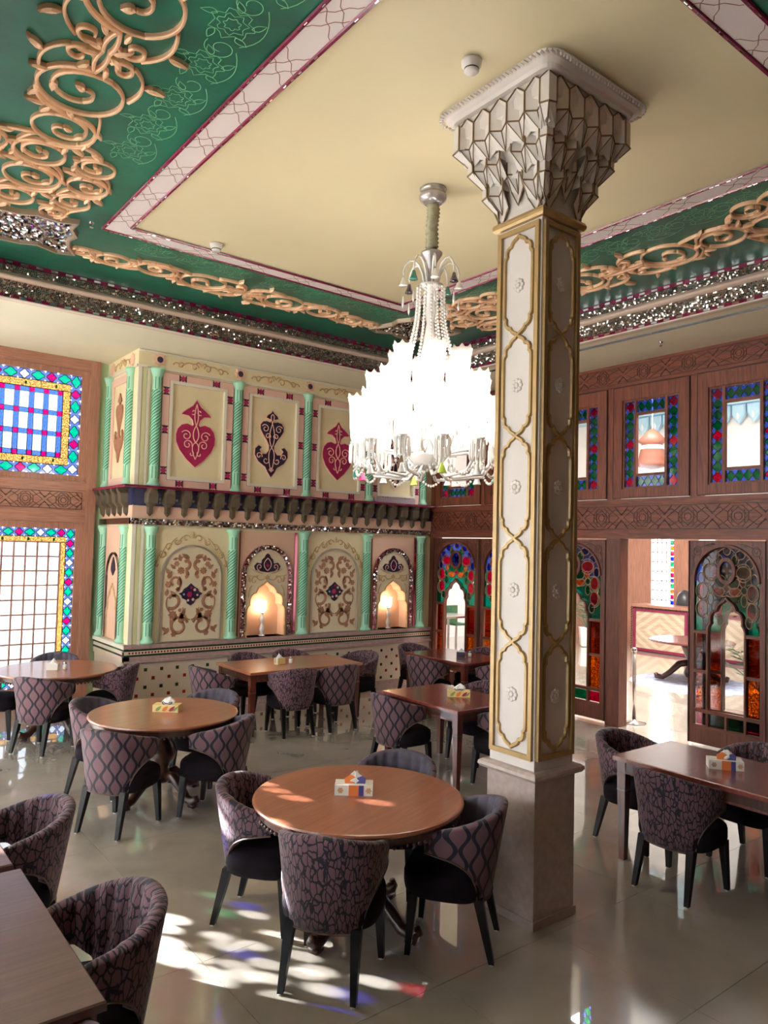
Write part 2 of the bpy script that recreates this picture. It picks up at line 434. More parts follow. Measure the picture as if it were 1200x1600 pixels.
def empty(name, loc=(0, 0, 0), rz=0, **kw):
    o = D.objects.new(name, None); COL.objects.link(o); o.location = loc; o.rotation_euler = (0, 0, rz); o.empty_display_size = 0.1
    return tag(o, **kw)
def clone(root, loc, rz, **kw):
    r = root.copy(); COL.objects.link(r); r.location = loc; r.rotation_euler = (0, 0, rz)
    tag(r, **kw)
    for ch in list(root.children):
        c = ch.copy(); COL.objects.link(c); c.parent = r
        for g in list(ch.children):
            d = g.copy(); COL.objects.link(d); d.parent = c
    return r
def T(x, y, z=0): return Matrix.Translation((x, y, z))
def frame(o, u, v):
    u = Vector(u); v = Vector(v); n = u.cross(v)
    return Matrix(((u.x, v.x, n.x, o[0]), (u.y, v.y, n.y, o[1]), (u.z, v.z, n.z, o[2]), (0, 0, 0, 1)))
# outlines -----------------------------------------------------------
def rect(x0, x1, y0, y1): return [(x0, y0), (x1, y0), (x1, y1), (x0, y1)]
def circ(cx, cy, r, n=16, ry=None, a0=0): return [(cx + r * math.cos(a0 + 2 * PI * i / n), cy + (ry or r) * math.sin(a0 + 2 * PI * i / n)) for i in range(n)]
def star(cx, cy, r, k, n=8, a0=0): return [(cx + (r if i % 2 == 0 else r * k) * math.cos(a0 + PI * i / n), cy + (r if i % 2 == 0 else r * k) * math.sin(a0 + PI * i / n)) for i in range(2 * n)]
def arch(cx, hw, y0, ys, rise, n=16):
    """outline of a round-headed opening from lower left over the top to lower right"""
    return [(cx - hw, y0), (cx - hw, ys)] + [(cx - hw * math.cos(PI * i / n), ys + rise * math.sin(PI * i / n)) for i in range(1, n)] + [(cx + hw, ys), (cx + hw, y0)]
OGEE = [(1, 0), (0.985, 0.10), (0.93, 0.19), (0.84, 0.25), (0.86, 0.33), (0.85, 0.45), (0.78, 0.55), (0.66, 0.61), (0.53, 0.63), (0.50, 0.70), (0.42, 0.79), (0.28, 0.86), (0.12, 0.92), (0, 1.0)]
def ogee(cx, hw, y0, ys, rise):
    """outline of a lobed pointed opening from lower left over the apex to lower right"""
    l = [(cx - hw, y0)] + [(cx - hw * a, ys + rise * b) for a, b in OGEE]
    rgt = [(2 * cx - x, y) for x, y in reversed(l[:-1])]
    return l + rgt
def cartouche(cx, hw, y0, y1, rise):
    l = [(cx - hw * a, y1 - rise + rise * b) for a, b in OGEE]
    top = l + [(2 * cx - x, y) for x, y in reversed(l[:-1])]
    return top + [(x, y0 + y1 - y) for x, y in reversed(top)][1:-1]
def spiral(cx, cy, r0, r1, a0, a1, n=None):
    n = n or max(6, int(abs(a1 - a0) / 18))
    return [(cx + (r0 + (r1 - r0) * i / n) * math.cos(R(a0 + (a1 - a0) * i / n)), cy + (r0 + (r1 - r0) * i / n) * math.sin(R(a0 + (a1 - a0) * i / n))) for i in range(n + 1)]
def leaf(x, y, l, wd, a, n=5):
    """curved teardrop leaf outline growing from (x, y) in direction a"""
    c, s_ = math.cos(R(a)), math.sin(R(a)); L_, R_ = [], []
    for i in range(n + 1):
        t = i / n; b = math.sin(PI * t ** 0.8) * wd / 2; bend = 0.25 * l * t * t
        L_.append((l * t, bend + b)); R_.append((l * t, bend - b))
    pts = L_[:-1] + [(l, 0.25 * l)] + R_[-2:0:-1]
    return [(x + px * c - py * s_, y + px * s_ + py * c) for px, py in pts]
def bez(p0, p1, p2, n=8):
    return [((1 - t) ** 2 * p0[0] + 2 * t * (1 - t) * p1[0] + t * t * p2[0], (1 - t) ** 2 * p0[1] + 2 * t * (1 - t) * p1[1] + t * t * p2[1]) for t in (i / n for i in range(n + 1))]
def taper(n, a, b): return [a + (b - a) * i / (n - 1) for i in range(n)]
def mir(path, cx): return [(2 * cx - x, y) for x, y in path]

YW, XR, YL, XS, ZC, ZS = 9.5, 8.43, 10.717, 3.31, 5.15, 4.75
FM = frame((0, YW, 0), (1, 0, 0), (0, 0, 1))         # painted wall, u = x
FL = frame((0, YL, 0), (1, 0, 0), (0, 0, 1))         # window wall, u = x
FR = frame((XR, 0, 0), (0, -1, 0), (0, 0, 1))        # wooden wall, u = -y
FS = frame((XS, 0, 0), (0, -1, 0), (0, 0, 1))        # side of the painted wall
FC = frame((0, 0, ZC), (1, 0, 0), (0, -1, 0))        # ceiling, v = -y

# ================================================================== floor
def floor():
    o = MB().box(-4.5, XR + 0.1, -1.6, YL, -0.12, -0.004).build('floor', 'stone_pink', kind='structure', label='polished beige marble floor of large slabs reflecting the room', cat='floor')
    s = 0.9; g = 0.0012
    me = MB().box(-s / 2 + g, s / 2 - g, -s / 2 + g, s / 2 - g, -0.02, 0).mesh('floor_tile', 'floor_marble')
    nx, ny = 15, 14
    for i in range(nx):
        for j in range(ny):
            x, y = -4.05 + i * s, -1.15 + j * s
            if x > XR + 0.2 or y - s / 2 > YL: continue
            if y - s / 2 > YW and x - s / 2 > XS: continue
            put(me, 'floor_tile', o, T(x, y, 0))
floor()

# ================================================================== ceiling
BO = (2.05, 5.67, 1.83, 6.985); BI = (2.25, 5.475, 2.03, 6.795)
CX, CYC = 3.86, 4.41
def ceil_pt(x, y): return (x, -y)
def motif_half(full):
    """gold rinceau from the middle of a band outwards: (path, widths) and leaf outlines, s along the band, t across"""
    P, Lf = [], []
    def chain(cs, w0=0.03):
        for k, (x, y, r, sg) in enumerate(cs):
            p = spiral(x, y, r, r * 0.93, 180, 180 - sg * 330, 30); P.append((p, taper(len(p), w0, w0 * 0.75)))
            e = p[-1]
            # inner curl springs from the end of the loop and hooks round a bud
            q = spiral(x, y, r * 0.93, r * 0.40, 180 - sg * 330, 180 - sg * 560, 16); P.append((q, taper(17, w0 * 0.75, w0 * 0.9)))
            q2 = spiral(x, y, r * 0.40, r * 0.16, 180 - sg * 560, 180 - sg * 700, 9); P.append((q2, taper(10, w0 * 0.9, w0 * 0.45)))
            b = q[8]; Lf.append(leaf(b[0], b[1], r * 0.42, r * 0.2, (180 - sg * 445) - sg * 120))
            e2 = q2[-1]; Lf.append(leaf(e2[0], e2[1], r * 0.3, r * 0.2, 180 - sg * 800))
            for a in (120, 62, 5):
                ang = 180 - sg * (180 - a); c_ = (x + r * 0.97 * math.cos(R(ang)), y + r * 0.97 * math.sin(R(ang))); Lf.append(leaf(c_[0], c_[1], r * 0.42, r * 0.16, ang - sg * 55))
            if k + 1 < len(cs):
                x2, y2, r2, s2 = cs[k + 1]; a = (x + r * math.cos(R(70 * sg)), y + r * math.sin(R(70 * sg))); b = (x2 - r2, y2)
                c = bez(a, (x2 - r2 - 0.02, a[1] - 0.02 * sg), b, 12); P.append((c, w0)); Lf.append(leaf(c[7][0], c[7][1], 0.13, 0.045, 75 * sg)); Lf.append(leaf(c[8][0], c[8][1], 0.11, 0.04, 10 * sg))
                a = (x + r * math.cos(R(-40 * sg)), y + r * math.sin(R(-40 * sg))); c = bez(a, (x2 - r2 * 1.1, y2 - 0.9 * r2 * sg), (x2 - r2 * 0.2, y2 - 0.98 * r2 * sg), 8); P.append((c, taper(9, w0 * 0.6, w0 * 0.8)))
    chain([(0.50, 0.0, 0.27, 1), (1.04, -0.03, 0.215, -1), (1.48, 0.02, 0.185, 1)] + ([(1.92, -0.02, 0.215, -1), (2.36, 0.03, 0.17, 1)] if full else [(1.80, 0.0, 0.11, -1)]))
    # knot in the middle of the band
    for sg in (1, -1):
        P.append((spiral(0.11, sg * 0.13, 0.085, 0.03, sg * 250, -sg * 100, 16), taper(17, 0.028, 0.018))); P.append((bez((0.0, sg * 0.02), (0.12, sg * 0.05), (0.235, 0)), 0.028))
        P.append((bez((0.05, sg * 0.19), (0.2, sg * 0.36), (0.42, sg * 0.27)), taper(9, 0.016, 0.026))); Lf.append(leaf(0.02, sg * 0.03, 0.13, 0.045, sg * 60)); Lf.append(leaf(0.2, sg * 0.30, 0.13, 0.045, sg * 110)); Lf.append(leaf(0.16, sg * 0.05, 0.1, 0.035, sg * 20))
    if full:
        chain([(1.50, 0.40, 0.16, -1), (1.88, 0.42, 0.17, 1), (2.26, 0.40, 0.14, -1)], 0.024)
        chain([(1.46, -0.38, 0.15, 1), (1.82, -0.42, 0.16, -1), (2.18, -0.40, 0.15, 1), (2.5, -0.32, 0.11, -1)], 0.024)
        P.append((bez((1.2, 0.1), (1.25, 0.36), (1.36, 0.40)), 0.03)); P.append((bez((1.18, -0.16), (1.22, -0.36), (1.32, -0.38)), 0.03))
        for x, y, l, a in ((1.26, 0.24, 0.12, 70), (1.24, -0.28, 0.12, -70), (2.53, 0.04, 0.15, 10)): Lf.append(leaf(x, y, l, 0.055, a))
    return P, Lf
def mirror_field(mb, poly_test, x0, x1, y0, y1, s, tilt, n0, rnd):
    """tiny mirror chips, each tilted its own way"""
    y = y0
    while y < y1 - 1e-6:
        x = x0; h = min(s, y1 - y)
        while x < x1 - 1e-6:
            wd = min(s * rnd.uniform(0.8, 1.3), x1 - x)
            if poly_test is None or poly_test(x + wd / 2, y + h / 2):
                a, b = rnd.uniform(-tilt, tilt), rnd.uniform(-tilt, tilt)
                g = 0.0012
                q = []
                for px, py in ((x + g, y + g), (x + wd - g, y + g), (x + wd - g, y + h - g), (x + g, y + h - g)):
                    q.append((px, py, n0 + a * (px - x - wd / 2) + b * (py - y - h / 2)))
                mb.add(q, [(0, 1, 2, 3)])
            x += wd
        y += h
def inside(poly):
    def t(x, y):
        c = False; n = len(poly)
        for i in range(n):
            x1, y1 = poly[i]; x2, y2 = poly[i - 1]
            if (y1 > y) != (y2 > y) and x < (x2 - x1) * (y - y1) / (y2 - y1) + x1: c = not c
        return c
    return t
def ceiling():
    o = MB().box(0.3, 7.45, 0.2, 8.65, ZC, ZC + 0.12).build('ceiling', 'pale_ceiling', kind='structure', label='cream coffered ceiling with green painted bands and gilded scrollwork', cat='ceiling')
    for n, (x0, x1, y0, y1) in enumerate(((0.46, BO[0], 0.32, 8.46), (BO[1], 7.2, 0.32, 8.46), (BO[0], BO[1], BO[3], 8.46), (BO[0], BO[1], 0.32, BO[2]))):
        MB().prism([ceil_pt(x0, y0), ceil_pt(x1, y0), ceil_pt(x1, y1), ceil_pt(x0, y1)], -0.001, 0.004).build('green_panel', 'green_paint', o, FC)
    co_ = [(BO[0], BO[2]), (BO[1], BO[2]), (BO[1], BO[3]), (BO[0], BO[3])]; ci = [(BI[0], BI[2]), (BI[1], BI[2]), (BI[1], BI[3]), (BI[0], BI[3])]
    for k in range(4):
        a, b, c, d = co_[k], co_[(k + 1) % 4], ci[(k + 1) % 4], ci[k]
        st = MB().prism([ceil_pt(*a), ceil_pt(*b), ceil_pt(*c), ceil_pt(*d)], -0.001, 0.012).build('border_strip', 'border_white', o, FC)
        for (p, q) in ((a, b), (d, c)):
            MB().ribbon([ceil_pt(*p), ceil_pt(*q)], 0.032, 0.011, 0.022).build('mirror_line', 'maroon', st, FC)
            rr = random.Random(k); m2 = MB(); L = math.dist(p, q); nseg = int(L / 0.045)
            for i in range(nseg):
                if rr.random() < 0.45:
                    t0, t1 = i / nseg, (i + 0.7) / nseg
                    A = ceil_pt(p[0] + (q[0] - p[0]) * t0, p[1] + (q[1] - p[1]) * t0); B = ceil_pt(p[0] + (q[0] - p[0]) * t1, p[1] + (q[1] - p[1]) * t1)
                    m2.ribbon([A, B], 0.010, 0.021, 0.0245 + rr.uniform(-0.001, 0.001))
            m2.build('mirror_chip', 'mirror', st, FC, kind='stuff')
        # wavy brown interlace
        mb = MB(); A = Vector(((a[0] + d[0]) / 2, (a[1] + d[1]) / 2)); B = Vector(((b[0] + c[0]) / 2, (b[1] + c[1]) / 2))
        L = (B - A).length; dr = (B - A) / L; nr = Vector((-dr.y, dr.x)); hw = 0.082
        nn = int(L / 0.52); sp_ = L / nn
        for i in range(nn):
            s0 = (i + 0.5) * sp_
            for sg in (1, -1):
                for off in (-0.07, 0.07):
                    pth = []
                    for j in range(9):
                        t = -1 + j / 4
                        ss = s0 + off + sg * t * 0.10 + 0.012 * math.sin(t * 6); tt = t * hw
                        q = A + dr * ss + nr * tt; pth.append(ceil_pt(q.x, q.y))
                    mb.ribbon(pth, 0.006, 0.0115, 0.0135)
        mb.build('interlace_line', 'ink_brown', st, FC)
    # gold scrollwork
    bands = [((1.27, CYC), (0, 1), (-1, 0), True), ((6.45, CYC), (0, 1), (1, 0), True), ((CX, 7.66), (1, 0), (0, 1), False)]
    for (c, ds, dt, full) in bands:
        P, Lf = motif_half(full)
        for sg in (1, -1):
            mb = MB(); ml = MB()
            m_ = lambda p: ceil_pt(c[0] + ds[0] * sg * p[0] + dt[0] * p[1] * (1 if full else 0.8), c[1] + ds[1] * sg * p[0] + dt[1] * p[1] * (1 if full else 0.8))
            for p, wd in P: mb.ribbon([m_(q) for q in p], wd, 0.003, 0.036, fine=True)
            g = mb.build('gold_scroll', 'gold_scroll', o, FC, smooth=True)
            for l in Lf: ml.prism([m_(q) for q in l], 0.003, 0.045, 0.012)
            ml.build('scroll_leaf', 'gold_scroll', g, FC)
    # mirror-mosaic corner medallions
    sh = [(0.0, 0.62), (0.10, 0.40), (0.22, 0.30), (0.30, 0.16), (0.52, 0.12), (0.60, -0.02), (0.42, -0.10), (0.30, -0.20), (0.24, -0.34), (0.08, -0.42), (0.0, -0.56)]
    full_ = sh + [(-x, y) for x, y in reversed(sh[1:-1])]
    for (cx, cy, rot) in ((1.50, 7.42, 35), (6.22, 7.42, -35)):
        c_, s_ = math.cos(R(rot)), math.sin(R(rot))
        pl = [ceil_pt(cx + x * c_ - y * s_, cy + x * s_ + y * c_) for x, y in full_]
        md = MB().prism(pl, 0.003, 0.02).build('mirror_medallion', 'mirror_dim', o, FC)
        MB().ribbon(pl, 0.05, 0.004, 0.05, closed=True).build('medallion_rim', 'rim_bronze', md, FC)
        mm = MB(); xs = [p[0] for p in pl]; ys = [p[1] for p in pl]
        mirror_field(mm, inside(pl), min(xs), max(xs), min(ys), max(ys), 0.022, 0.5, 0.026, random.Random(3))
        mm.build('mirror_chip', 'mirror', md, FC, kind='stuff')
    # thin painted flower sprays on the green
    def spray(rn):
        mb = MB(); th = 0.0055
        def rb(p): mb.ribbon(p, th, 0.0035, 0.0048)
        for k in range(3):
            cx = -0.42 + 0.42 * k + rn.uniform(-0.03, 0.03); cy = rn.uniform(-0.04, 0.06)
            for r in (0.045, 0.08, 0.115): rb([(cx + r * (1 + 0.2 * math.sin(7 * a + r * 40)) * math.cos(a), cy + r * (1 + 0.2 * math.sin(7 * a + r * 40)) * math.sin(a)) for a in (2 * PI * i / 22 for i in range(23))])
            rb(spiral(cx + 0.2, cy - 0.02, 0.10, 0.03, rn.uniform(0, 90), rn.uniform(420, 560)))
            rb(bez((cx - 0.15, cy - 0.12), (cx, cy - 0.26), (cx + 0.22, cy - 0.11)))
            for a in range(0, 360, 72):
                lf = leaf(cx + 0.11 * math.cos(R(a)), cy + 0.11 * math.sin(R(a)), 0.09, 0.045, a + 20); rb(lf + lf[:1])
        return mb
    spots = [(1.80, 3.75, 90), (1.80, 5.05, 90), (1.78, 2.4, 90), (5.93, 3.3, 90), (5.93, 4.6, 90), (5.93, 5.8, 90), (3.0, 7.20, 0), (4.4, 7.20, 0), (5.6, 7.20, 0)]
    base = spray(random.Random(5)); me = base.mesh('painted_spray', 'line_green')
    for x, y, a in spots: put(me, 'painted_spray', o, FC @ T(x, -y, 0) @ Matrix.Rotation(R(a), 4, 'Z'))
    return o
CEIL = ceiling()
def cornice(name, FRM, u0, u1, lab):
    o = MB().box(u0, u1, ZS, ZC, -0.12, 0).build(name, 'mould_cream', None, FRM, kind='structure', label=lab, cat='cornice')
    rn = random.Random(11)
    for z0, z1 in ((5.10, 5.15), (4.75, 4.785)):
        MB().box(u0, u1, z0, z1, -0.001, 0.012).build('maroon_band', 'maroon', o, FRM)
        mb = MB(); x = u0
        while x < u1:
            mb.box(x, x + 0.07, (z0 + z1) / 2 - 0.012, (z0 + z1) / 2 + 0.012, 0.011, 0.014); x += 0.15
        mb.build('mirror_dash', 'mirror', o, FRM, kind='stuff')
    for z0, z1 in ((5.01, 5.10), (4.785, 4.94)):
        mb = MB(); mirror_field(mb, None, u0, u1, z0, z1, 0.0185, 0.38, 0.012, rn)
        mb.build('mirror_mosaic', 'mirror_dim', o, FRM, kind='stuff')
    mb = MB(); prof = [(4.935, 0.0), (4.94, 0.035), (4.952, 0.055), (4.968, 0.062), (4.985, 0.055), (5.0, 0.03), (5.012, 0.03), (5.015, 0.0)]
    vs = [(u, z, d) for u in (u0, u1) for z, d in prof]; n = len(prof)
    mb.add(vs, [(i, n + i, n + i + 1, i + 1) for i in range(n - 1)]); mb.build('moulding', 'mould_cream', o, FRM, smooth=True)
    MB().ribbon([(u0, 4.742), (u1, 4.742)], 0.02, 0, 0.02).build('bead', 'white_moulding', o, FRM)
cornice('cornice_back', frame((0, 8.46, 0), (1, 0, 0), (0, 0, 1)), 0.46, 7.2, 'mirror mosaic cornice under the ceiling in front of the painted wall')
cornice('cornice_right', frame((7.2, 0, 0), (0, -1, 0), (0, 0, 1)), -8.46, -0.32, 'mirror mosaic cornice under the ceiling in front of the wooden wall')
cornice('cornice_left', frame((0.46, 0, 0), (0, 1, 0), (0, 0, 1)), 0.32, 8.46, 'mirror mosaic cornice on the window side of the green ceiling')
cornice('cornice_front', frame((0, 0.32, 0), (-1, 0, 0), (0, 0, 1)), -7.2, -0.46, 'mirror mosaic cornice above the viewer')
def soffit():
    o = MB().box(-4.5, XR + 0.1, 8.58, YL, ZS, ZS + 0.1).box(7.32, XR + 0.1, -1.6, 8.58, ZS, ZS + 0.1).box(-4.5, 0.34, -1.6, 8.58, ZS, ZS + 0.1).box(0.34, 7.32, -1.6, 0.2, ZS, ZS + 0.1).build('ceiling_soffit', 'soffit_plaster', kind='structure', label='smooth cream lower ceiling between cornice and walls', cat='ceiling')
    for k in (0.10, 0.125, 0.15):
        MB().ribbon([(7.34 + k, -8.3), (7.34 + k, 0.5)], 0.012, -0.001, 0.006).build('linear_slot', 'dark_plastic', o, frame((0, 0, ZS), (1, 0, 0), (0, -1, 0)))
soffit()

# ================================================================== painted wall
COLS = [3.56, 4.73, 5.89, 7.06, 8.19]
BAYS = [(3.63, 4.655), (4.80, 5.82), (5.96, 6.985), (7.13, 8.115)]
def twisted_column(parent, FRM, u, z0, z1, r=0.06):
    o = MB().lathe([(r * 1.5, z0), (r * 1.5, z0 + 0.03), (r * 1.05, z0 + 0.06), (r, z0 + 0.1), (r, z1 - 0.12), (r * 1.05, z1 - 0.1), (r * 1.6, z1 - 0.03), (r * 1.6, z1)], 18).xf(Matrix(((1, 0, 0, u), (0, 0, 1, 0), (0, -1, 0, 0.02), (0, 0, 0, 1)))).build('twisted_column', 'mint_paint', parent, FRM, smooth=True)
    mb = MB(); za, zb = z0 + 0.26, z1 - 0.28; k = 0
    z = za - 0.2
    while z < zb:
        p = []
        for j in range(8):
            t = j / 7; a = R(-10 + 200 * t); zz = z + 0.17 * t
            if za <= zz <= zb: p.append((u - math.cos(a) * (r + 0.001), zz, 0.02 + math.sin(a) * (r + 0.001)))
        if len(p) > 1: mb.tube(p, 0.008, 4)
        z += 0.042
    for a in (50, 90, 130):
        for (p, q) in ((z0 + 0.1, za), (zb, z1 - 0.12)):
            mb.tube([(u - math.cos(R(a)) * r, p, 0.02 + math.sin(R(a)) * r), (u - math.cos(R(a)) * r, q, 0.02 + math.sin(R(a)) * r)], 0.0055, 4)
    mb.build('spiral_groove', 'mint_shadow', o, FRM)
def scroll_paths(L, h):
    """stucco scroll of total length L: symmetric about 0"""
    P = []
    for sg in (1, -1):
        f = lambda pts: [(sg * x, y) for x, y in pts]
        P.append(f(spiral(L * 0.12, 0, h * 0.45, h * 0.12, 180, -200)))
        P.append(f(bez((L * 0.16, h * 0.3), (L * 0.25, h * 0.5), (L * 0.33, 0))))
        P.append(f(spiral(L * 0.36, -h * 0.05, h * 0.35, h * 0.1, 150, -220)))
        P.append(f(bez((L * 0.40, h * 0.05), (L * 0.45, h * 0.35), (L * 0.5, -h * 0.1))))
        P.append(f(bez((0.0, h * 0.2), (L * 0.05, h * 0.8), (L * 0.1, h * 0.35))))
    return P
def heart(wd, h, kind):
    """outline of the inlaid ornaments, centred at u = 0, from v = 0 to h"""
    if kind == 'heart':
        r = [(0, 0), (0.22, 0.11), (0.40, 0.24), (0.49, 0.36), (0.50, 0.46), (0.46, 0.55), (0.36, 0.615), (0.22, 0.64), (0.10, 0.615), (0.07, 0.63), (0.10, 0.70), (0.20, 0.755), (0.37, 0.765), (0.34, 0.80), (0.24, 0.85), (0.10, 0.91), (0, 1.0)]
    else:
        r = [(0, 0), (0.10, 0.07), (0.18, 0.15), (0.38, 0.22), (0.49, 0.32), (0.48, 0.41), (0.38, 0.465), (0.28, 0.44), (0.34, 0.40), (0.28, 0.345), (0.17, 0.345), (0.09, 0.40), (0.08, 0.47), (0.16, 0.55), (0.27, 0.63), (0.345, 0.70), (0.35, 0.77), (0.28, 0.82), (0.16, 0.835), (0.06, 0.82), (0.05, 0.86), (0.18, 0.88), (0.15, 0.92), (0.05, 0.96), (0, 1.0)]
    r = [(x * wd, y * h) for x, y in r]
    return r + [(-x, y) for x, y in reversed(r[1:-1])]
def heart_tracery(wd, h, kind):
    P = []
    if kind == 'heart': S = [(0.24, 0.46, 0.13, 30, 480), (0.2, 0.33, 0.12, 200, -250), (0.08, 0.82, 0.07, 300, 0), (0.10, 0.20, 0.07, 100, 400)]
    else: S = [(0.20, 0.72, 0.11, 30, 470), (0.12, 0.61, 0.08, 200, -220), (0.16, 0.25, 0.10, 150, 520), (0.36, 0.31, 0.09, 200, -200), (0.04, 0.12, 0.05, 90, 400)]
    for x, y, r, a0, a1 in S:
        p = spiral(x * wd, y * h, r * wd, r * wd * 0.25, a0, a1); P += [p, [(-q[0], q[1]) for q in p]]
    lo, hi = (0.12, 0.62) if kind == 'heart' else (0.08, 0.80)
    for sg in (1, -1):
        P.append(bez((0, lo * h), (sg * 0.16 * wd, (lo * 0.6 + hi * 0.4) * h), (0, (lo + hi) / 2 * h))); P.append(bez((0, (lo + hi) / 2 * h), (sg * 0.14 * wd, (lo * 0.3 + hi * 0.7) * h), (0, hi * h)))
        P.append(bez((0, hi * h), (sg * 0.09 * wd, (hi + 0.12) * h), (0, 0.94 * h)))
    return P
def floral_half(W2, Ht):
    """brown vine motif of the arched panels, right half: ribbons and solid shapes (u from 0 to W2, v from 0 to Ht)"""
    P, S = [], []
    def sp(x, y, r0, r1, a0, a1, wd=0.016): P.append((spiral(x * W2, y * Ht, r0 * W2, r1 * W2, a0, a1), wd))
    def lf(x, y, l, wd, a): S.append(leaf(x * W2, y * Ht, l * W2 * 1.15, wd * W2 * 1.25, a))
    def fl(x, y, r, n=6): S.append(star(x * W2, y * Ht, r * W2 * 1.1, 0.72, n))
    sp(0.42, 0.13, 0.34, 0.16, 160, -240, 0.03); lf(0.28, 0.16, 0.34, 0.2, 60); lf(0.62, 0.19, 0.2, 0.1, 110); fl(0.60, 0.045, 0.1)
    P.append((bez((0.62 * W2, 0.05 * Ht), (0.8 * W2, 0.16 * Ht), (0.7 * W2, 0.26 * Ht)), 0.012)); lf(0.8, 0.12, 0.25, 0.12, -70); lf(0.86, 0.09, 0.18, 0.1, 20)
    fl(0.66, 0.26, 0.15, 8); lf(0.30, 0.24, 0.26, 0.12, 95); fl(0.33, 0.25, 0.09); fl(0.40, 0.31, 0.07)
    P.append((bez((0.02 * W2, 0.2 * Ht), (0.22 * W2, 0.2 * Ht), (0.3 * W2, 0.34 * Ht)), 0.012))
    sp(0.68, 0.42, 0.30, 0.14, -60, -330, 0.035); lf(0.55, 0.46, 0.26, 0.14, 30); lf(0.90, 0.47, 0.22, 0.12, 80); P.append((bez((0.72 * W2, 0.28 * Ht), (1.0 * W2, 0.36 * Ht), (0.86 * W2, 0.46 * Ht)), 0.014))
    fl(0.50, 0.545, 0.09); sp(0.62, 0.62, 0.26, 0.10, 250, -60, 0.025); lf(0.42, 0.58, 0.3, 0.16, 70); fl(0.86, 0.60, 0.11); lf(0.84, 0.66, 0.25, 0.14, 95); lf(0.82, 0.72, 0.2, 0.1, 40)
    fl(0.42, 0.755, 0.13, 8); lf(0.10, 0.70, 0.22, 0.12, 40); lf(0.22, 0.66, 0.2, 0.1, 100)
    sp(0.24, 0.83, 0.20, 0.08, 270, 60, 0.035); fl(0.58, 0.83, 0.10); lf(0.60, 0.78, 0.22, 0.1, 20); lf(0.42, 0.86, 0.22, 0.12, 60); lf(0.10, 0.90, 0.28, 0.14, 10)
    P.append((bez((0.05 * W2, 0.82 * Ht), (0.2 * W2, 0.96 * Ht), (0.5 * W2, 0.88 * Ht)), 0.012)); lf(0.55, 0.90, 0.16, 0.08, -40)
    return P, S
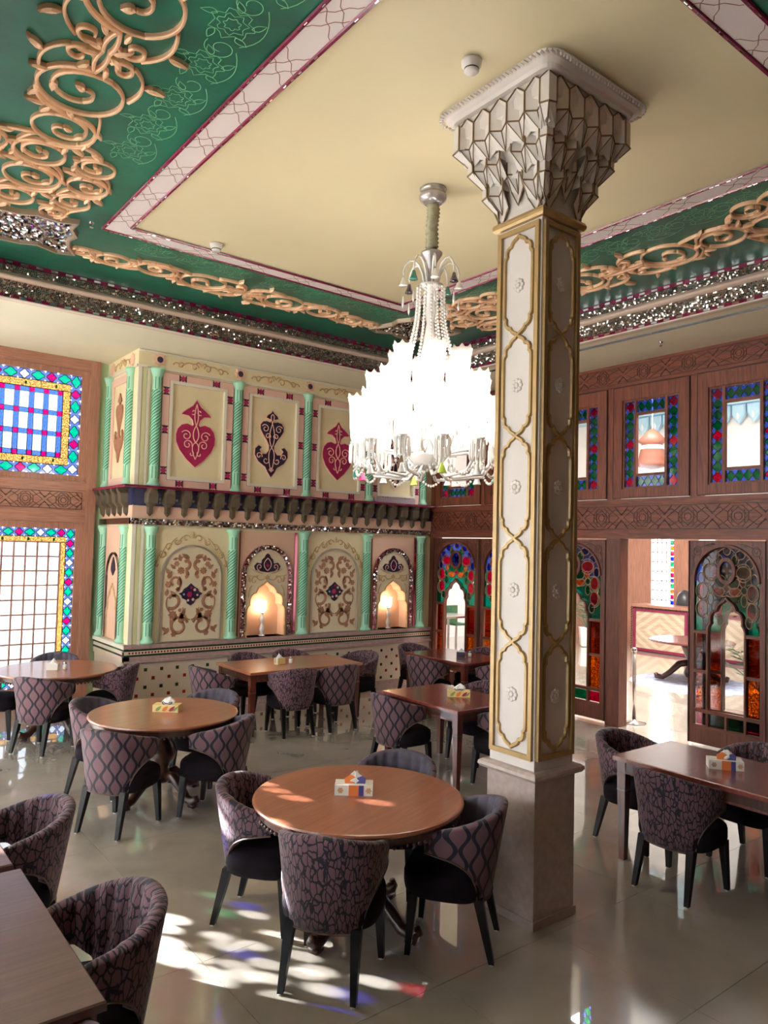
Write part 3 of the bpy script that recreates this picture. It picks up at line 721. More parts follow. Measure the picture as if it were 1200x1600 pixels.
def wall_back():
    X0, X1 = XS, XR
    mb = MB()
    mb.box(X0, X1, YW, YL + 0.2, 0, 0.93)
    mb.box(X0, X1, YW, YL + 0.2, 2.43, ZS)
    nb = [(4.84, 5.77), (7.17, 8.09)]
    mb.box(X0, nb[0][0], YW, YL + 0.2, 0.93, 2.43); mb.box(nb[0][1], nb[1][0], YW, YL + 0.2, 0.93, 2.43); mb.box(nb[1][1], X1, YW, YL + 0.2, 0.93, 2.43)
    mb.box(X0, X1, YW + 0.2, YL + 0.2, 0.93, 2.43)
    o = mb.build('wall_back', 'cream_wall', kind='structure', label='cream wall with heart panels, arched niches and tiled wainscot', cat='wall')
    # twisted columns
    for u in COLS:
        twisted_column(o, FM, u, 2.97, 4.52); twisted_column(o, FM, u, 0.93, 2.45)
    # corner pilaster
    for z0, z1 in ((2.96, 4.53), (0.9, 2.47)):
        MB().box(X0 + 0.0, X0 + 0.05, z0, z1, 0, 0.015).build('pilaster_strip', 'white_moulding', o, FM)
        MB().box(X0 + 0.06, X0 + 0.11, z0, z1, 0, 0.012).build('pilaster_strip', 'lime_trim', o, FM)
        MB().box(X0 + 0.12, X0 + 0.155, z0, z1, 0, 0.02).build('pilaster_strip', 'white_moulding', o, FM)
    MB().box(X0, X1, 4.515, 4.545, 0, 0.02).build('frieze_moulding', 'white_moulding', o, FM)
    MB().ribbon([(X0, 4.735), (X1, 4.735)], 0.03, 0, 0.02).build('top_moulding', 'white_moulding', o, FM)
    # frieze stucco
    me_s = MB()
    for p in scroll_paths(0.8, 0.13): me_s.ribbon(p, 0.018, 0, 0.012)
    me_s = me_s.mesh('stucco_scroll', 'gilt_relief')
    ro = MB().prism(star(0, 0, 0.09, 0.72, 8), 0, 0.012, 0.004).mesh('rosette', 'tracery_pink')
    rc = MB().prism(circ(0, 0, 0.042, 12), 0.011, 0.02, 0.006).mesh('rosette_eye', 'navy')
    for i, u in enumerate(COLS[:]):
        q = put(ro, 'rosette', o, FM @ T(u + 0.03, 4.645, 0)); put(rc, 'rosette_eye', q)
        if i < 4: put(me_s, 'stucco_scroll', o, FM @ T((COLS[i] + COLS[i + 1]) / 2 + 0.03, 4.625, 0))
    # upper bays
    kinds = ['heart', 'spade', 'heart', 'spade']
    for i, (a, b) in enumerate(BAYS):
        zo0, zo1, zi0, zi1 = 2.975, 4.485, 3.075, 4.385
        ai, bi = a + 0.105, b - 0.105
        fr = MB().ring(rect(a, b, zo0, zo1), rect(ai, bi, zi0, zi1), 0, 0.03).build('panel_border', 'pink_border', o, FM)
        MB().ring(rect(ai - 0.004, bi + 0.004, zi0 - 0.004, zi1 + 0.004), rect(ai + 0.035, bi - 0.035, zi0 + 0.035, zi1 - 0.035), 0, 0.045, 0.0).build('inner_moulding', 'white_moulding', o, FM)
        for q in (rect(a, b, zo0, zo1), rect(ai - 0.006, bi + 0.006, zi0 - 0.006, zi1 + 0.006)): MB().ribbon(q, 0.007, 0.029, 0.033, closed=True).build('border_line', 'ink_brown', fr, FM)
        inl = MB().prism([(-0.052, -0.05), (-0.02, -0.018), (0.02, -0.018), (0.052, -0.05), (0.052, 0.05), (0.02, 0.018), (-0.02, 0.018), (-0.052, 0.05)], 0.029, 0.036).mesh('border_inlay', 'navy')
        gem = MB().prism(star(0, 0, 0.042, 0.7, 4), 0.03, 0.040).mesh('inlay_gem', 'magenta')
        wv = b - a; hv = zo1 - zo0
        pos = [(a + 0.052, zo0 + hv * t, 0) for t in (0.14, 0.5, 0.84)] + [(b - 0.052, zo0 + hv * t, 0) for t in (0.14, 0.5, 0.84)] + [(a + wv * t, zo0 + 0.05, 1) for t in (0.27, 0.74)] + [(a + wv * t, zo1 - 0.05, 1) for t in (0.27, 0.74)]
        for (u, v, rz) in pos:
            k = put(inl, 'border_inlay', fr, FM @ T(u, v, 0) @ (Matrix.Rotation(PI / 2, 4, 'Z') if not rz else Matrix.Identity(4)))
            k2 = put(gem, 'inlay_gem', fr, FM @ T(u, v, 0))
        uc = (a + b) / 2 - 0.02
        wd, h = (0.57, 0.92) if kinds[i] == 'heart' else (0.56, 0.98)
        hz = 3.26 if kinds[i] == 'heart' else 3.215
        ht = MB().prism([(uc + x, hz + y) for x, y in heart(wd, h, kinds[i])], 0, 0.022, 0.006).build('heart_inlay' if kinds[i] == 'heart' else 'spade_inlay', 'magenta' if kinds[i] == 'heart' else 'navy', o, FM)
        mb = MB()
        for p in heart_tracery(wd, h, kinds[i]): mb.ribbon([(uc + x, hz + y) for x, y in p], 0.014, 0.021, 0.029)
        mb.ribbon([(uc + x, hz + y) for x, y in heart(wd, h, kinds[i])], 0.012, 0.0, 0.024, closed=True)
        mb.build('tracery', 'tracery_pink', ht, FM)
    # lower bays
    for i, (a, b) in enumerate(BAYS):
        uc = (a + b) / 2
        if i in (0, 2):
            uc -= 0.0
            hw = 0.44; ys = 1.78; rise = 0.435
            oa = arch(uc, hw, 0.935, ys, rise); ia = arch(uc, hw - 0.022, 0.945, ys, rise - 0.022)
            pn = MB().prism(ia, 0, 0.012).build('arched_panel', 'cream_plaster', o, FM)
            MB().ring(ccw(oa)[::1], ccw(ia)[::1], 0, 0.035).build('mirror_arch', 'silver', o, FM)
            P, S = floral_half(hw - 0.06, 1.18)
            mb = MB()
            for sg in (1, -1):
                for p, wd in P: mb.ribbon([(uc + sg * x, 0.98 + y) for x, y in p], wd * 1.35, 0.011, 0.02)
                for s_ in S: mb.prism([(uc + sg * x, 0.98 + y) for x, y in s_], 0.011, 0.02, 0.003)
            mb.build('vine_relief', 'brown_relief', pn, FM)
            bo = [(0, -0.15), (0.05, -0.12), (0.06, -0.08), (0.12, -0.05), (0.13, -0.02), (0.165, 0.01), (0.12, 0.03), (0.10, 0.07), (0.05, 0.10), (0, 0.145)]
            bo = bo + [(-x, y) for x, y in reversed(bo[1:-1])]
            bt = MB().prism([(uc - 0.01 + x, 1.555 + y) for x, y in bo], 0.011, 0.03, 0.006).build('medallion', 'navy', pn, FM)
            for (x, y, r, c) in ((-0.02, 0.0, 0.042, 'magenta'), (0.05, 0.06, 0.022, 'tracery_pink'), (0.0, 0.09, 0.02, 'magenta'), (-0.04, -0.08, 0.018, 'tracery_pink'), (0.03, -0.07, 0.022, 'tracery_pink'), (0.09, -0.01, 0.016, 'tracery_pink'), (-0.10, 0.0, 0.016, 'lobby_blue')):
                MB().prism(star(uc - 0.01 + x, 1.555 + y, r, 0.75, 6), 0.029, 0.034).build('medallion_flower', c, pn, FM)
            mb = MB()
            for k in range(5):
                for sg in (1, -1):
                    a_ = 90 - sg * (10 + k * 15); r = 0.535
                    x, y = uc + r * 0.97 * math.cos(R(a_)), ys - 0.01 + r * math.sin(R(a_))
                    p = spiral(x, y, 0.055, 0.015, a_ + 90 * sg, a_ + 90 * sg + sg * (300 if k % 2 else -300)); mb.ribbon(p, 0.014, 0, 0.012)
                    a2 = a_ - sg * 15; mb.ribbon(bez((x, y + 0.05), ((x + uc + r * math.cos(R(a2))) / 2, y + 0.03), (uc + r * math.cos(R(a2)), ys + r * math.sin(R(a2)) - 0.05)), 0.012, 0, 0.01)
            mb.prism(leaf(uc, ys + 0.52, 0.09, 0.03, 75), 0, 0.012)
            mb.build('crest_scroll', 'gilt_relief', o, FM)
        else:
            uc = (nb[0] if i == 1 else nb[1]); a, b = uc; uc = (a + b) / 2 - 0.02
            hw, ys, rise = 0.31, 1.27, 0.45
            og = ogee(uc, hw, 0.93, ys, rise); n = len(og)
            outer = []
            for (x, y) in og:
                outer.append((x, y))
            # wall face around the niche: same point count, pushed out to the bay rectangle
            cxm, czm = uc, 1.4
            out2 = []
            for k, (x, y) in enumerate(og):
                if k == 0: out2.append((a, 0.93)); continue
                if k == n - 1: out2.append((b, 0.93)); continue
                dx, dy = x - cxm, y - 1.05
                t = min(((b - cxm) / dx) if dx > 1e-6 else ((a - cxm) / dx) if dx < -1e-6 else 1e9, ((2.43 - 1.05) / dy) if dy > 1e-6 else 1e9)
                out2.append((cxm + dx * t, 1.05 + dy * t))
            nf = MB().ring(list(reversed(out2)), list(reversed(og)), -0.03, 0.0, -0.2).build('niche_face', 'pink_plaster', o, FM)
            MB().prism(og, -0.199, -0.19).build('niche_back', 'pink_plaster', o, FM)
            oa = arch(uc, 0.405, 0.935, 1.80, 0.44); ia = arch(uc, 0.345, 0.935, 1.80, 0.38)
            # cream field between ogee and arch
            cr = []
            ia2 = arch(uc, 0.345, 0.93, 1.80, 0.38, n - 3)
            MB().ring(list(reversed(ia2)), list(reversed(og)), 0.0, 0.012).build('niche_field', 'cream_plaster', o, FM)
            MB().ribbon(og, 0.022, 0.0, 0.03).build('niche_moulding', 'gilt_relief', o, FM)
            MB().ring(ccw(oa), ccw(ia), 0, 0.03).build('mirror_arch', 'mirror_pink', o, FM)
            mm = MB(); te_o, te_i = inside(oa), inside(ia)
            mirror_field(mm, lambda x, y: te_o(x, y) and not te_i(x, y), uc - 0.41, uc + 0.41, 0.935, 2.25, 0.024, 0.45, 0.032, random.Random(i + 20))
            mm.build('mirror_chip', 'mirror', o, FM, kind='stuff')
            q = [(0, 1.845), (0.10, 1.86), (0.19, 1.88), (0.215, 1.935), (0.17, 1.985), (0.10, 1.975), (0.09, 2.03), (0.05, 2.06), (0.03, 2.10), (0, 2.12)]
            q = [(uc + x, y) for x, y in q] + [(uc - x, y) for x, y in reversed(q[1:-1])]
            bo = MB().prism(q, 0.012, 0.026, 0.004).build('crown_inlay', 'navy', o, FM)
            mb = MB()
            for sg in (1, -1):
                mb.ribbon([(uc + sg * x, y) for x, y in spiral(0.13, 1.925, 0.05, 0.012, -90, 300)], 0.012, 0.025, 0.03)
                mb.ribbon([(uc + sg * x, y) for x, y in bez((0.0, 1.87), (0.12, 1.96), (0.0, 2.05))], 0.012, 0.025, 0.03)
            mb.build('tracery', 'tracery_pink', bo, FM)
            MB().prism(star(uc, 1.945, 0.03, 0.6, 4), 0.025, 0.033).build('inlay_gem', 'magenta', bo, FM)
            mb = MB()
            for sg in (1, -1):
                f = lambda pts: [(uc + sg * x, y) for x, y in pts]
                mb.ribbon(f(bez((0.02, 1.76), (0.14, 1.70), (0.16, 1.79))), 0.014, 0.011, 0.022); mb.ribbon(f(spiral(0.20, 1.73, 0.06, 0.015, 150, -200)), 0.014, 0.011, 0.022)
                mb.ribbon(f(bez((0.14, 1.80), (0.24, 1.78), (0.32, 1.81))), 0.012, 0.011, 0.022); mb.ribbon(f(bez((0.24, 1.66), (0.30, 1.60), (0.29, 1.50))), 0.014, 0.011, 0.022)
                mb.prism(f(leaf(0.26, 1.70, 0.1, 0.04, 60)), 0.011, 0.022, 0.003); mb.prism(f(leaf(0.05, 1.86 - 0.03, 0.22, 0.02, 5)), 0.011, 0.018)
            mb.prism(star(uc, 1.78, 0.045, 0.5, 4), 0.011, 0.024)
            mb.build('niche_scroll', 'gilt_relief', o, FM)
            MB().box(b - 0.035, b + 0.005, 0.95, 2.43, 0, 0.02).build('mirror_strip', 'mirror_pink', o, FM)
            MB().box(a - 0.005, a + 0.012, 0.95, 2.43, 0, 0.012).build('mirror_strip', 'ink_brown', o, FM)
    # muqarnas ledge
    led = MB().box(X0 - 0.17, X1, YW - 0.17, YL, 2.93, 2.965).build('ledge', 'maroon', o)
    MB().box(X0 - 0.17, X1, YW - 0.172, YW - 0.168, 2.944, 2.952).build('ledge_mirror', 'mirror', led)
    MB().box(X0, X1, 2.71, 2.93, -0.01, 0.03).build('ledge_back', 'corbel_blue', o, FM)
    MB().box(X0, X1, 2.55, 2.72, -0.01, 0.006).build('ledge_pink', 'pink_plaster', o, FM)
    cb = corbel_mesh()
    dots = MB().prism(star(0, 0, 0.022, 0.6, 6), 0.029, 0.034).mesh('ledge_flower', 'lilac_grey')
    u = 3.532
    while u < X1:
        put(cb, 'corbel', o, FM @ T(u, 0, 0)); put(dots, 'ledge_flower', o, FM @ T(u + 0.117, 2.80, 0)); u += 0.2345
    MB().box(X0 - 0.04, X1, 2.468, 2.545, 0, 0.04).build('mirror_shelf', 'mirror_dim', o, FM)
    mm = MB(); mirror_field(mm, None, X0 - 0.04, X1, 2.47, 2.543, 0.024, 0.5, 0.043, random.Random(8)); mm.build('mirror_chip', 'mirror', o, FM, kind='stuff')
    # wainscot
    MB().box(X0 - 0.06, X1, 0.875, 0.925, -0.02, 0.07).build('wainscot_cap', 'stone_pink', o, FM)
    MB().box(X0 - 0.05, X1, 0.70, 0.875, -0.02, 0.05).build('wainscot_band', 'stone_pink', o, FM)
    for z0, z1, m in ((0.845, 0.868, 'tile_green'), (0.80, 0.845, 'tile_cream'), (0.775, 0.80, 'tile_green')):
        MB().box(X0 - 0.052, X1, z0, z1, 0.049, 0.054).build('mosaic_strip', m, o, FM)
    mb = MB(); u = X0
    while u < X1:
        mb.prism([(u, 0.822), (u + 0.016, 0.806), (u + 0.032, 0.822), (u + 0.016, 0.838)], 0.053, 0.0565); u += 0.042
    mb.build('mosaic_bead', 'tile_red', o, FM, kind='stuff')
    MB().ribbon([(X0 - 0.05, 0.705), (X1, 0.705)], 0.04, 0.04, 0.075).build('wainscot_moulding', 'stone_pink', o, FM)
    MB().box(X0 - 0.03, X1, 0.12, 0.70, -0.01, 0.03).build('wainscot_tile', 'tile_cream', o, FM)
    MB().box(X0 - 0.05, X1, 0.0, 0.12, -0.01, 0.05).build('skirting', 'stone_pink', o, FM)
    sq = [MB().prism(rect(-0.021, 0.021, -0.021, 0.021), 0.0295, 0.033).mesh('mosaic_tile', m) for m in ('tile_green', 'tile_red')]
    for r_, z in enumerate((0.597, 0.487, 0.374, 0.271, 0.165)):
        u = 3.552 - (0.11 if r_ % 2 else 0) - 0.2135 * 0
        while u < X1 - 0.05:
            if u > X0: put(sq[r_ % 2], 'mosaic_tile', o, FM @ T(u, z, 0))
            u += 0.2135
    # ---- side face, turned to the windows
    for z0, z1 in ((2.97, 4.52), (0.93, 2.45)):
        for y in (9.70, 10.55): twisted_column(o, FS, -y, z0, z1, 0.05)
    MB().box(-YL, -YW, 4.515, 4.545, 0, 0.02).build('frieze_moulding', 'white_moulding', o, FS)
    put(me_s, 'stucco_scroll', o, FS @ T(-10.1, 4.63, 0))
    for y in (9.72, 10.5): put(ro, 'rosette', o, FS @ T(-y, 4.64, 0))
    MB().ring(rect(-10.47, -9.78, 2.99, 4.47), rect(-10.38, -9.86, 3.09, 4.37), 0, 0.02).build('panel_border', 'pink_border', o, FS)
    ht = MB().prism([(-10.13 + x, 3.3 + y) for x, y in heart(0.36, 0.95, 'spade')], 0, 0.02).build('spade_inlay', 'brown_relief', o, FS)
    MB().box(-YL, -YW, 2.71, 2.93, -0.01, 0.03).build('ledge_back', 'corbel_blue', o, FS)
    MB().box(-YL, -YW, 2.55, 2.72, -0.01, 0.006).build('ledge_pink', 'pink_plaster', o, FS)
    u = -10.62
    while u < -9.45:
        put(cb, 'corbel', o, FS @ T(u, 0, 0)); u += 0.2345
    MB().box(-YL, -YW + 0.04, 2.468, 2.545, 0, 0.04).build('mirror_shelf', 'mirror_dim', o, FS)
    MB().prism(rect(-10.47, -9.79, 0.94, 2.45), 0, 0.008).build('side_panel', 'pink_plaster', o, FS)
    ia = arch(-10.12, 0.25, 0.94, 1.78, 0.30); MB().ribbon(ia, 0.04, 0.007, 0.03).build('mirror_arch', 'mirror_dim', o, FS)
    MB().ribbon(ogee(-10.12, 0.20, 0.94, 1.25, 0.42), 0.022, 0.007, 0.025).build('niche_moulding', 'gilt_relief', o, FS)
    MB().prism([(-10.12 + x, 1.78 + y) for x, y in [(0, 0), (0.08, 0.08), (0.06, 0.16), (0, 0.25), (-0.06, 0.16), (-0.08, 0.08)]], 0.007, 0.02).build('crown_inlay', 'navy', o, FS)
    MB().box(-YL, -YW + 0.06, 0.875, 0.925, -0.02, 0.07).build('wainscot_cap', 'white_moulding', o, FS)
    MB().box(-YL, -YW + 0.05, 0.70, 0.875, -0.02, 0.05).build('wainscot_band', 'tile_cream', o, FS)
    for z0, z1 in ((0.845, 0.868), (0.775, 0.80)): MB().box(-YL, -YW + 0.05, z0, z1, 0.049, 0.054).build('mosaic_strip', 'tile_green', o, FS)
    MB().box(-YL, -YW + 0.03, 0.0, 0.70, -0.01, 0.03).build('wainscot_tile', 'tile_cream', o, FS)
    return o
def corbel_mesh():
    """one stalactite bracket: boxy head, shoulders, hanging tongue"""
    mb = MB()
    def slab(prof):
        # prof: list of (half width, z, depth)
        vs = []
        for hw, z, d in prof: vs += [(-hw, z, 0.0), (-hw * 0.62, z, d), (hw * 0.62, z, d), (hw, z, 0.0)]
        fs = []
        for i in range(len(prof) - 1):
            for k in range(3): fs.append((4 * i + k, 4 * i + k + 1, 4 * i + k + 5, 4 * i + k + 4))
        fs.append((0, 1, 2, 3)); n = len(prof) * 4; fs.append((n - 1, n - 2, n - 3, n - 4))
        mb.add(vs, fs)
    slab([(0.004, 2.575, 0.02), (0.042, 2.615, 0.05), (0.042, 2.695, 0.06), (0.098, 2.75, 0.11), (0.098, 2.865, 0.125), (0.066, 2.905, 0.15), (0.066, 2.935, 0.155)])
    return mb.mesh('corbel', 'corbel_olive')
WALL_BACK = wall_back()

# ================================================================== glazing helpers
def quatre(r, k=0.74):
    return [(r * (k + (1 - k) * (0.5 + 0.5 * math.cos(4 * a))) * math.cos(a), r * (k + (1 - k) * (0.5 + 0.5 * math.cos(4 * a))) * math.sin(a)) for a in (2 * PI * i / 24 for i in range(24))]
PANE = {}
def pane(key, poly, m, d=0.004):
    k = (key, m)
    if k not in PANE: PANE[k] = MB().prism(poly, -d / 2, d / 2).mesh('pane', m)
    return PANE[k]
def gap_cell(mb, x0, x1, y0, y1, poly):
    """glass left over in a cell around a pane of outline poly (centred list of points)"""
    cx, cy = (x0 + x1) / 2, (y0 + y1) / 2; out = []
    for px, py in poly:
        dx, dy = px - cx, py - cy
        f = min((x1 - cx) / abs(dx) if abs(dx) > 1e-6 else 1e9, (y1 - cy) / abs(dy) if abs(dy) > 1e-6 else 1e9); f = max(1.0, f)
        out.append((cx + dx * f, cy + dy * f))
    n = len(poly); mb.add([(x, y, 0) for x, y in out] + [(x, y, 0) for x, y in poly], [(i, (i + 1) % n, n + (i + 1) % n, n + i) for i in range(n)])
def came(parent, M, polys, wd=0.009, m='lead', closed=True):
    mb = MB()
    for p in polys: mb.ribbon(p, wd, -0.007, 0.007, closed=closed); mb.ribbon(p, wd, 0.0, -0.007, closed=closed)
    return mb.build('lead_came', m, parent, M)

# ================================================================== window wall
def far_window(name, uc, lab, detail):
    """tall wooden bay: leaded upper light, carved rail, gridded lower light"""
    o = empty(name, (0, 0, 0), kind='structure', label=lab, cat='window')
    hw = 0.905; a, b = uc - hw, uc + hw            # glass edges
    ao, bo = a - 0.235, b + 0.235
    V, Hh = 'wood_warm', 'wood_warm_h'
    MB().box(ao, a - 0.10, 0, ZS, -0.1, 0.06).build('frame_post', V, o, FL); MB().box(b + 0.10, bo, 0, ZS, -0.1, 0.06).build('frame_post', V, o, FL)
    for (z0, z1) in ((4.61, ZS), (2.93, 3.04), (2.49, 2.63), (0.0, 0.16)):
        MB().box(a - 0.10, b + 0.10, z0, z1, -0.1, 0.06).build('frame_rail', Hh, o, FL)
    # sashes
    for (z0, z1, g0, g1) in ((3.04, 4.61, 3.13, 4.52), (0.16, 2.49, 0.27, 2.39)):
        MB().ring(rect(a - 0.10, b + 0.10, z0, z1), rect(a, b, g0, g1), -0.06, 0.02).build('sash', V, o, FL)
        MB().ribbon(rect(a - 0.095, b + 0.095, z0 + 0.005, z1 - 0.005), 0.03, 0.0, 0.045, closed=True).build('sash_moulding', V, o, FL)
    fr = MB().box(a - 0.10, b + 0.10, 2.63, 2.93, -0.1, 0.045).build('carved_rail', Hh, o, FL)
    girih(fr, FL, a - 0.05, b + 0.05, 2.665, 2.895, 0.046)
    if not detail:
        sc = MB().prism(rect(a, b, 0.27, 2.39), -0.03, -0.026).build('pane', 'glass_clear', o, FL)
        return o, a, b
    M0 = FL @ T(0, 0, -0.03)
    def put_pane(key, poly, m, u, v, rz=0): put(pane(key, poly, m), 'pane', o, M0 @ T(u, v, 0) @ Matrix.Rotation(rz, 4, 'Z'))
    lines = []
    # --- quatrefoil border and amber strips, both lights
    for (g0, g1, cell) in ((3.13, 4.52, 'big'), (0.27, 2.39, 'small')):
        bw = 0.135 if cell == 'big' else 0.11; am = 0.10 if cell == 'big' else 0.075
        rn = random.Random(4); r = bw * 0.46
        seq = ['glass_mint', 'glass_milky', 'glass_mint', 'glass_rose']
        def run(along, fixed, lo, hi, horiz):
            n = max(2, round((hi - lo) / (bw * 1.22))); st = (hi - lo) / n; gp = MB()
            for i in range(n):
                c = lo + (i + 0.5) * st; m = seq[(i + along) % 4]
                rr = st * 0.48 if m == 'glass_mint' else r
                key = ('q', round(rr, 4), horiz, m)
                poly = [(x * (rr / r if horiz else 1), y * (1 if horiz else rr / r)) for x, y in quatre(r)]
                u, v = (c, fixed) if horiz else (fixed, c)
                put(pane(key, poly, m), 'pane', o, M0 @ T(u, v, 0))
                lines.append([(u + x, v + y) for x, y in poly])
                if horiz: gap_cell(gp, c - st / 2, c + st / 2, fixed - bw / 2, fixed + bw / 2, lines[-1])
                else: gap_cell(gp, fixed - bw / 2, fixed + bw / 2, c - st / 2, c + st / 2, lines[-1])
            gp.build('border_pane', 'glass_sky', o, M0)
        run(0, g1 - bw / 2, a + bw, b - bw, True); run(2, g0 + bw / 2, a + bw, b - bw, True)
        run(1, a + bw / 2, g0, g1, False); run(1, b - bw / 2, g0, g1, False)
        ai, bi, c0, c1 = a + bw, b - bw, g0 + bw, g1 - bw
        nA = 4 if cell == 'big' else 5
        for i in range(nA):
            x0, x1 = ai + (bi - ai) * i / nA, ai + (bi - ai) * (i + 1) / nA
            for (y0, y1) in ((c1 - am, c1), (c0, c0 + am)):
                MB().prism(rect(x0 + 0.001, x1 - 0.001, y0 + 0.001, y1 - 0.001), -0.002, 0.002).build('pane', 'glass_honey', o, M0)
                put(pane('lens', circ(0, 0, 0.015, 10, 0.024), 'glass_teal'), 'pane', o, M0 @ T((x0 + x1) / 2, (y0 + y1) / 2, 0.004)); lines.append(rect(x0, x1, y0, y1))
        nB = 3 if cell == 'big' else 6
        for i in range(nB):
            y0, y1 = c0 + am + (c1 - c0 - 2 * am) * i / nB, c0 + am + (c1 - c0 - 2 * am) * (i + 1) / nB
            for (x0, x1) in ((ai, ai + am), (bi - am, bi)):
                MB().prism(rect(x0 + 0.001, x1 - 0.001, y0 + 0.001, y1 - 0.001), -0.002, 0.002).build('pane', 'glass_honey', o, M0); lines.append(rect(x0, x1, y0, y1))
        ai += am; bi -= am; c0 += am; c1 -= am
        if cell == 'big':
            nx, ny, s = 7, 3, 0.066
            px, py = (bi - ai - s) / nx, (c1 - c0 - s) / ny
            for i in range(nx + 1):
                for j in range(ny + 1):
                    x, y = ai + i * px, c0 + j * py
                    put_pane('knot', rect(0.0, s, 0.0, s), 'glass_rose', x, y)
                    if i < nx: put_pane('bh', rect(s, px, 0.0, s), 'glass_strip', x, y)
                    if j < ny: put_pane('bv', rect(0.0, s, s, py), 'glass_strip', x, y)
                    if i < nx and j < ny: put_pane('cell', rect(s, px, s, py), 'glass_milky', x, y)
            for i in range(nx + 1):
                for e in (0, s): lines.append([(ai + i * px + e, c0), (ai + i * px + e, c1), (ai + i * px + e + 0.0001, c0)])
            for j in range(ny + 1):
                for e in (0, s): lines.append([(ai, c0 + j * py + e), (bi, c0 + j * py + e), (ai, c0 + j * py + e + 0.0001)])
            came(o, M0, lines, 0.01); lines.clear()
        else:
            nx, ny = 10, 9
            px, py = (bi - ai) / nx, (c1 - c0) / ny
            for i in range(nx):
                for j in range(ny): put_pane('lower', rect(0.006, px - 0.006, 0.006, py - 0.006), 'glass_milky', ai + i * px, c0 + j * py)
            came(o, M0, lines, 0.01); lines.clear()
            for i in range(nx + 1): MB().box(ai + i * px - 0.009, ai + i * px + 0.009, c0, c1, -0.012, 0.016).build('glazing_bar', V, o, M0)
            for j in range(ny + 1): MB().box(ai, bi, c0 + j * py - 0.009, c0 + j * py + 0.009, -0.011, 0.015).build('glazing_bar', Hh, o, M0)
    return o, a, b
def girih(parent, FRM, u0, u1, v0, v1, d, m='wood_groove', period=None):
    """interlaced star carving, engraved lines shown as thin raised ribs"""
    h = v1 - v0; p = period or h * 1.9; mb = MB(); n = max(1, round((u1 - u0) / p)); p = (u1 - u0) / n; vc = (v0 + v1) / 2; wd = h * 0.034
    rb = lambda q, c=False: mb.ribbon(q, wd, d - 0.001, d + 0.006, closed=c)
    for i in range(n):
        c = u0 + (i + 0.5) * p; r = h * 0.36
        rb(circ(c, vc, r, 4), True); rb(circ(c, vc, r, 4, a0=PI / 4), True); rb(circ(c, vc, r * 0.45, 8, a0=PI / 8), True); rb(circ(c, vc, r * 1.22, 8, a0=PI / 8), True)
        for k in (-1, 1):
            e = c + k * p / 2
            rb([(c + k * r * 1.1, vc + h * 0.14), (e - k * h * 0.3, vc + h * 0.36), (e, vc + h * 0.16)]); rb([(c + k * r * 1.1, vc - h * 0.14), (e - k * h * 0.3, vc - h * 0.36), (e, vc - h * 0.16)])
            rb([(c + k * r * 0.8, vc + h * 0.5), (e - k * h * 0.12, vc), (c + k * r * 0.8, vc - h * 0.5)]); rb([(e - k * h * 0.34, vc + h * 0.5), (e, vc + h * 0.1)]); rb([(e - k * h * 0.34, vc - h * 0.5), (e, vc - h * 0.1)])
    rb(rect(u0, u1, v0, v1), True)
    return mb.build('girih_carving', m, parent, FRM)
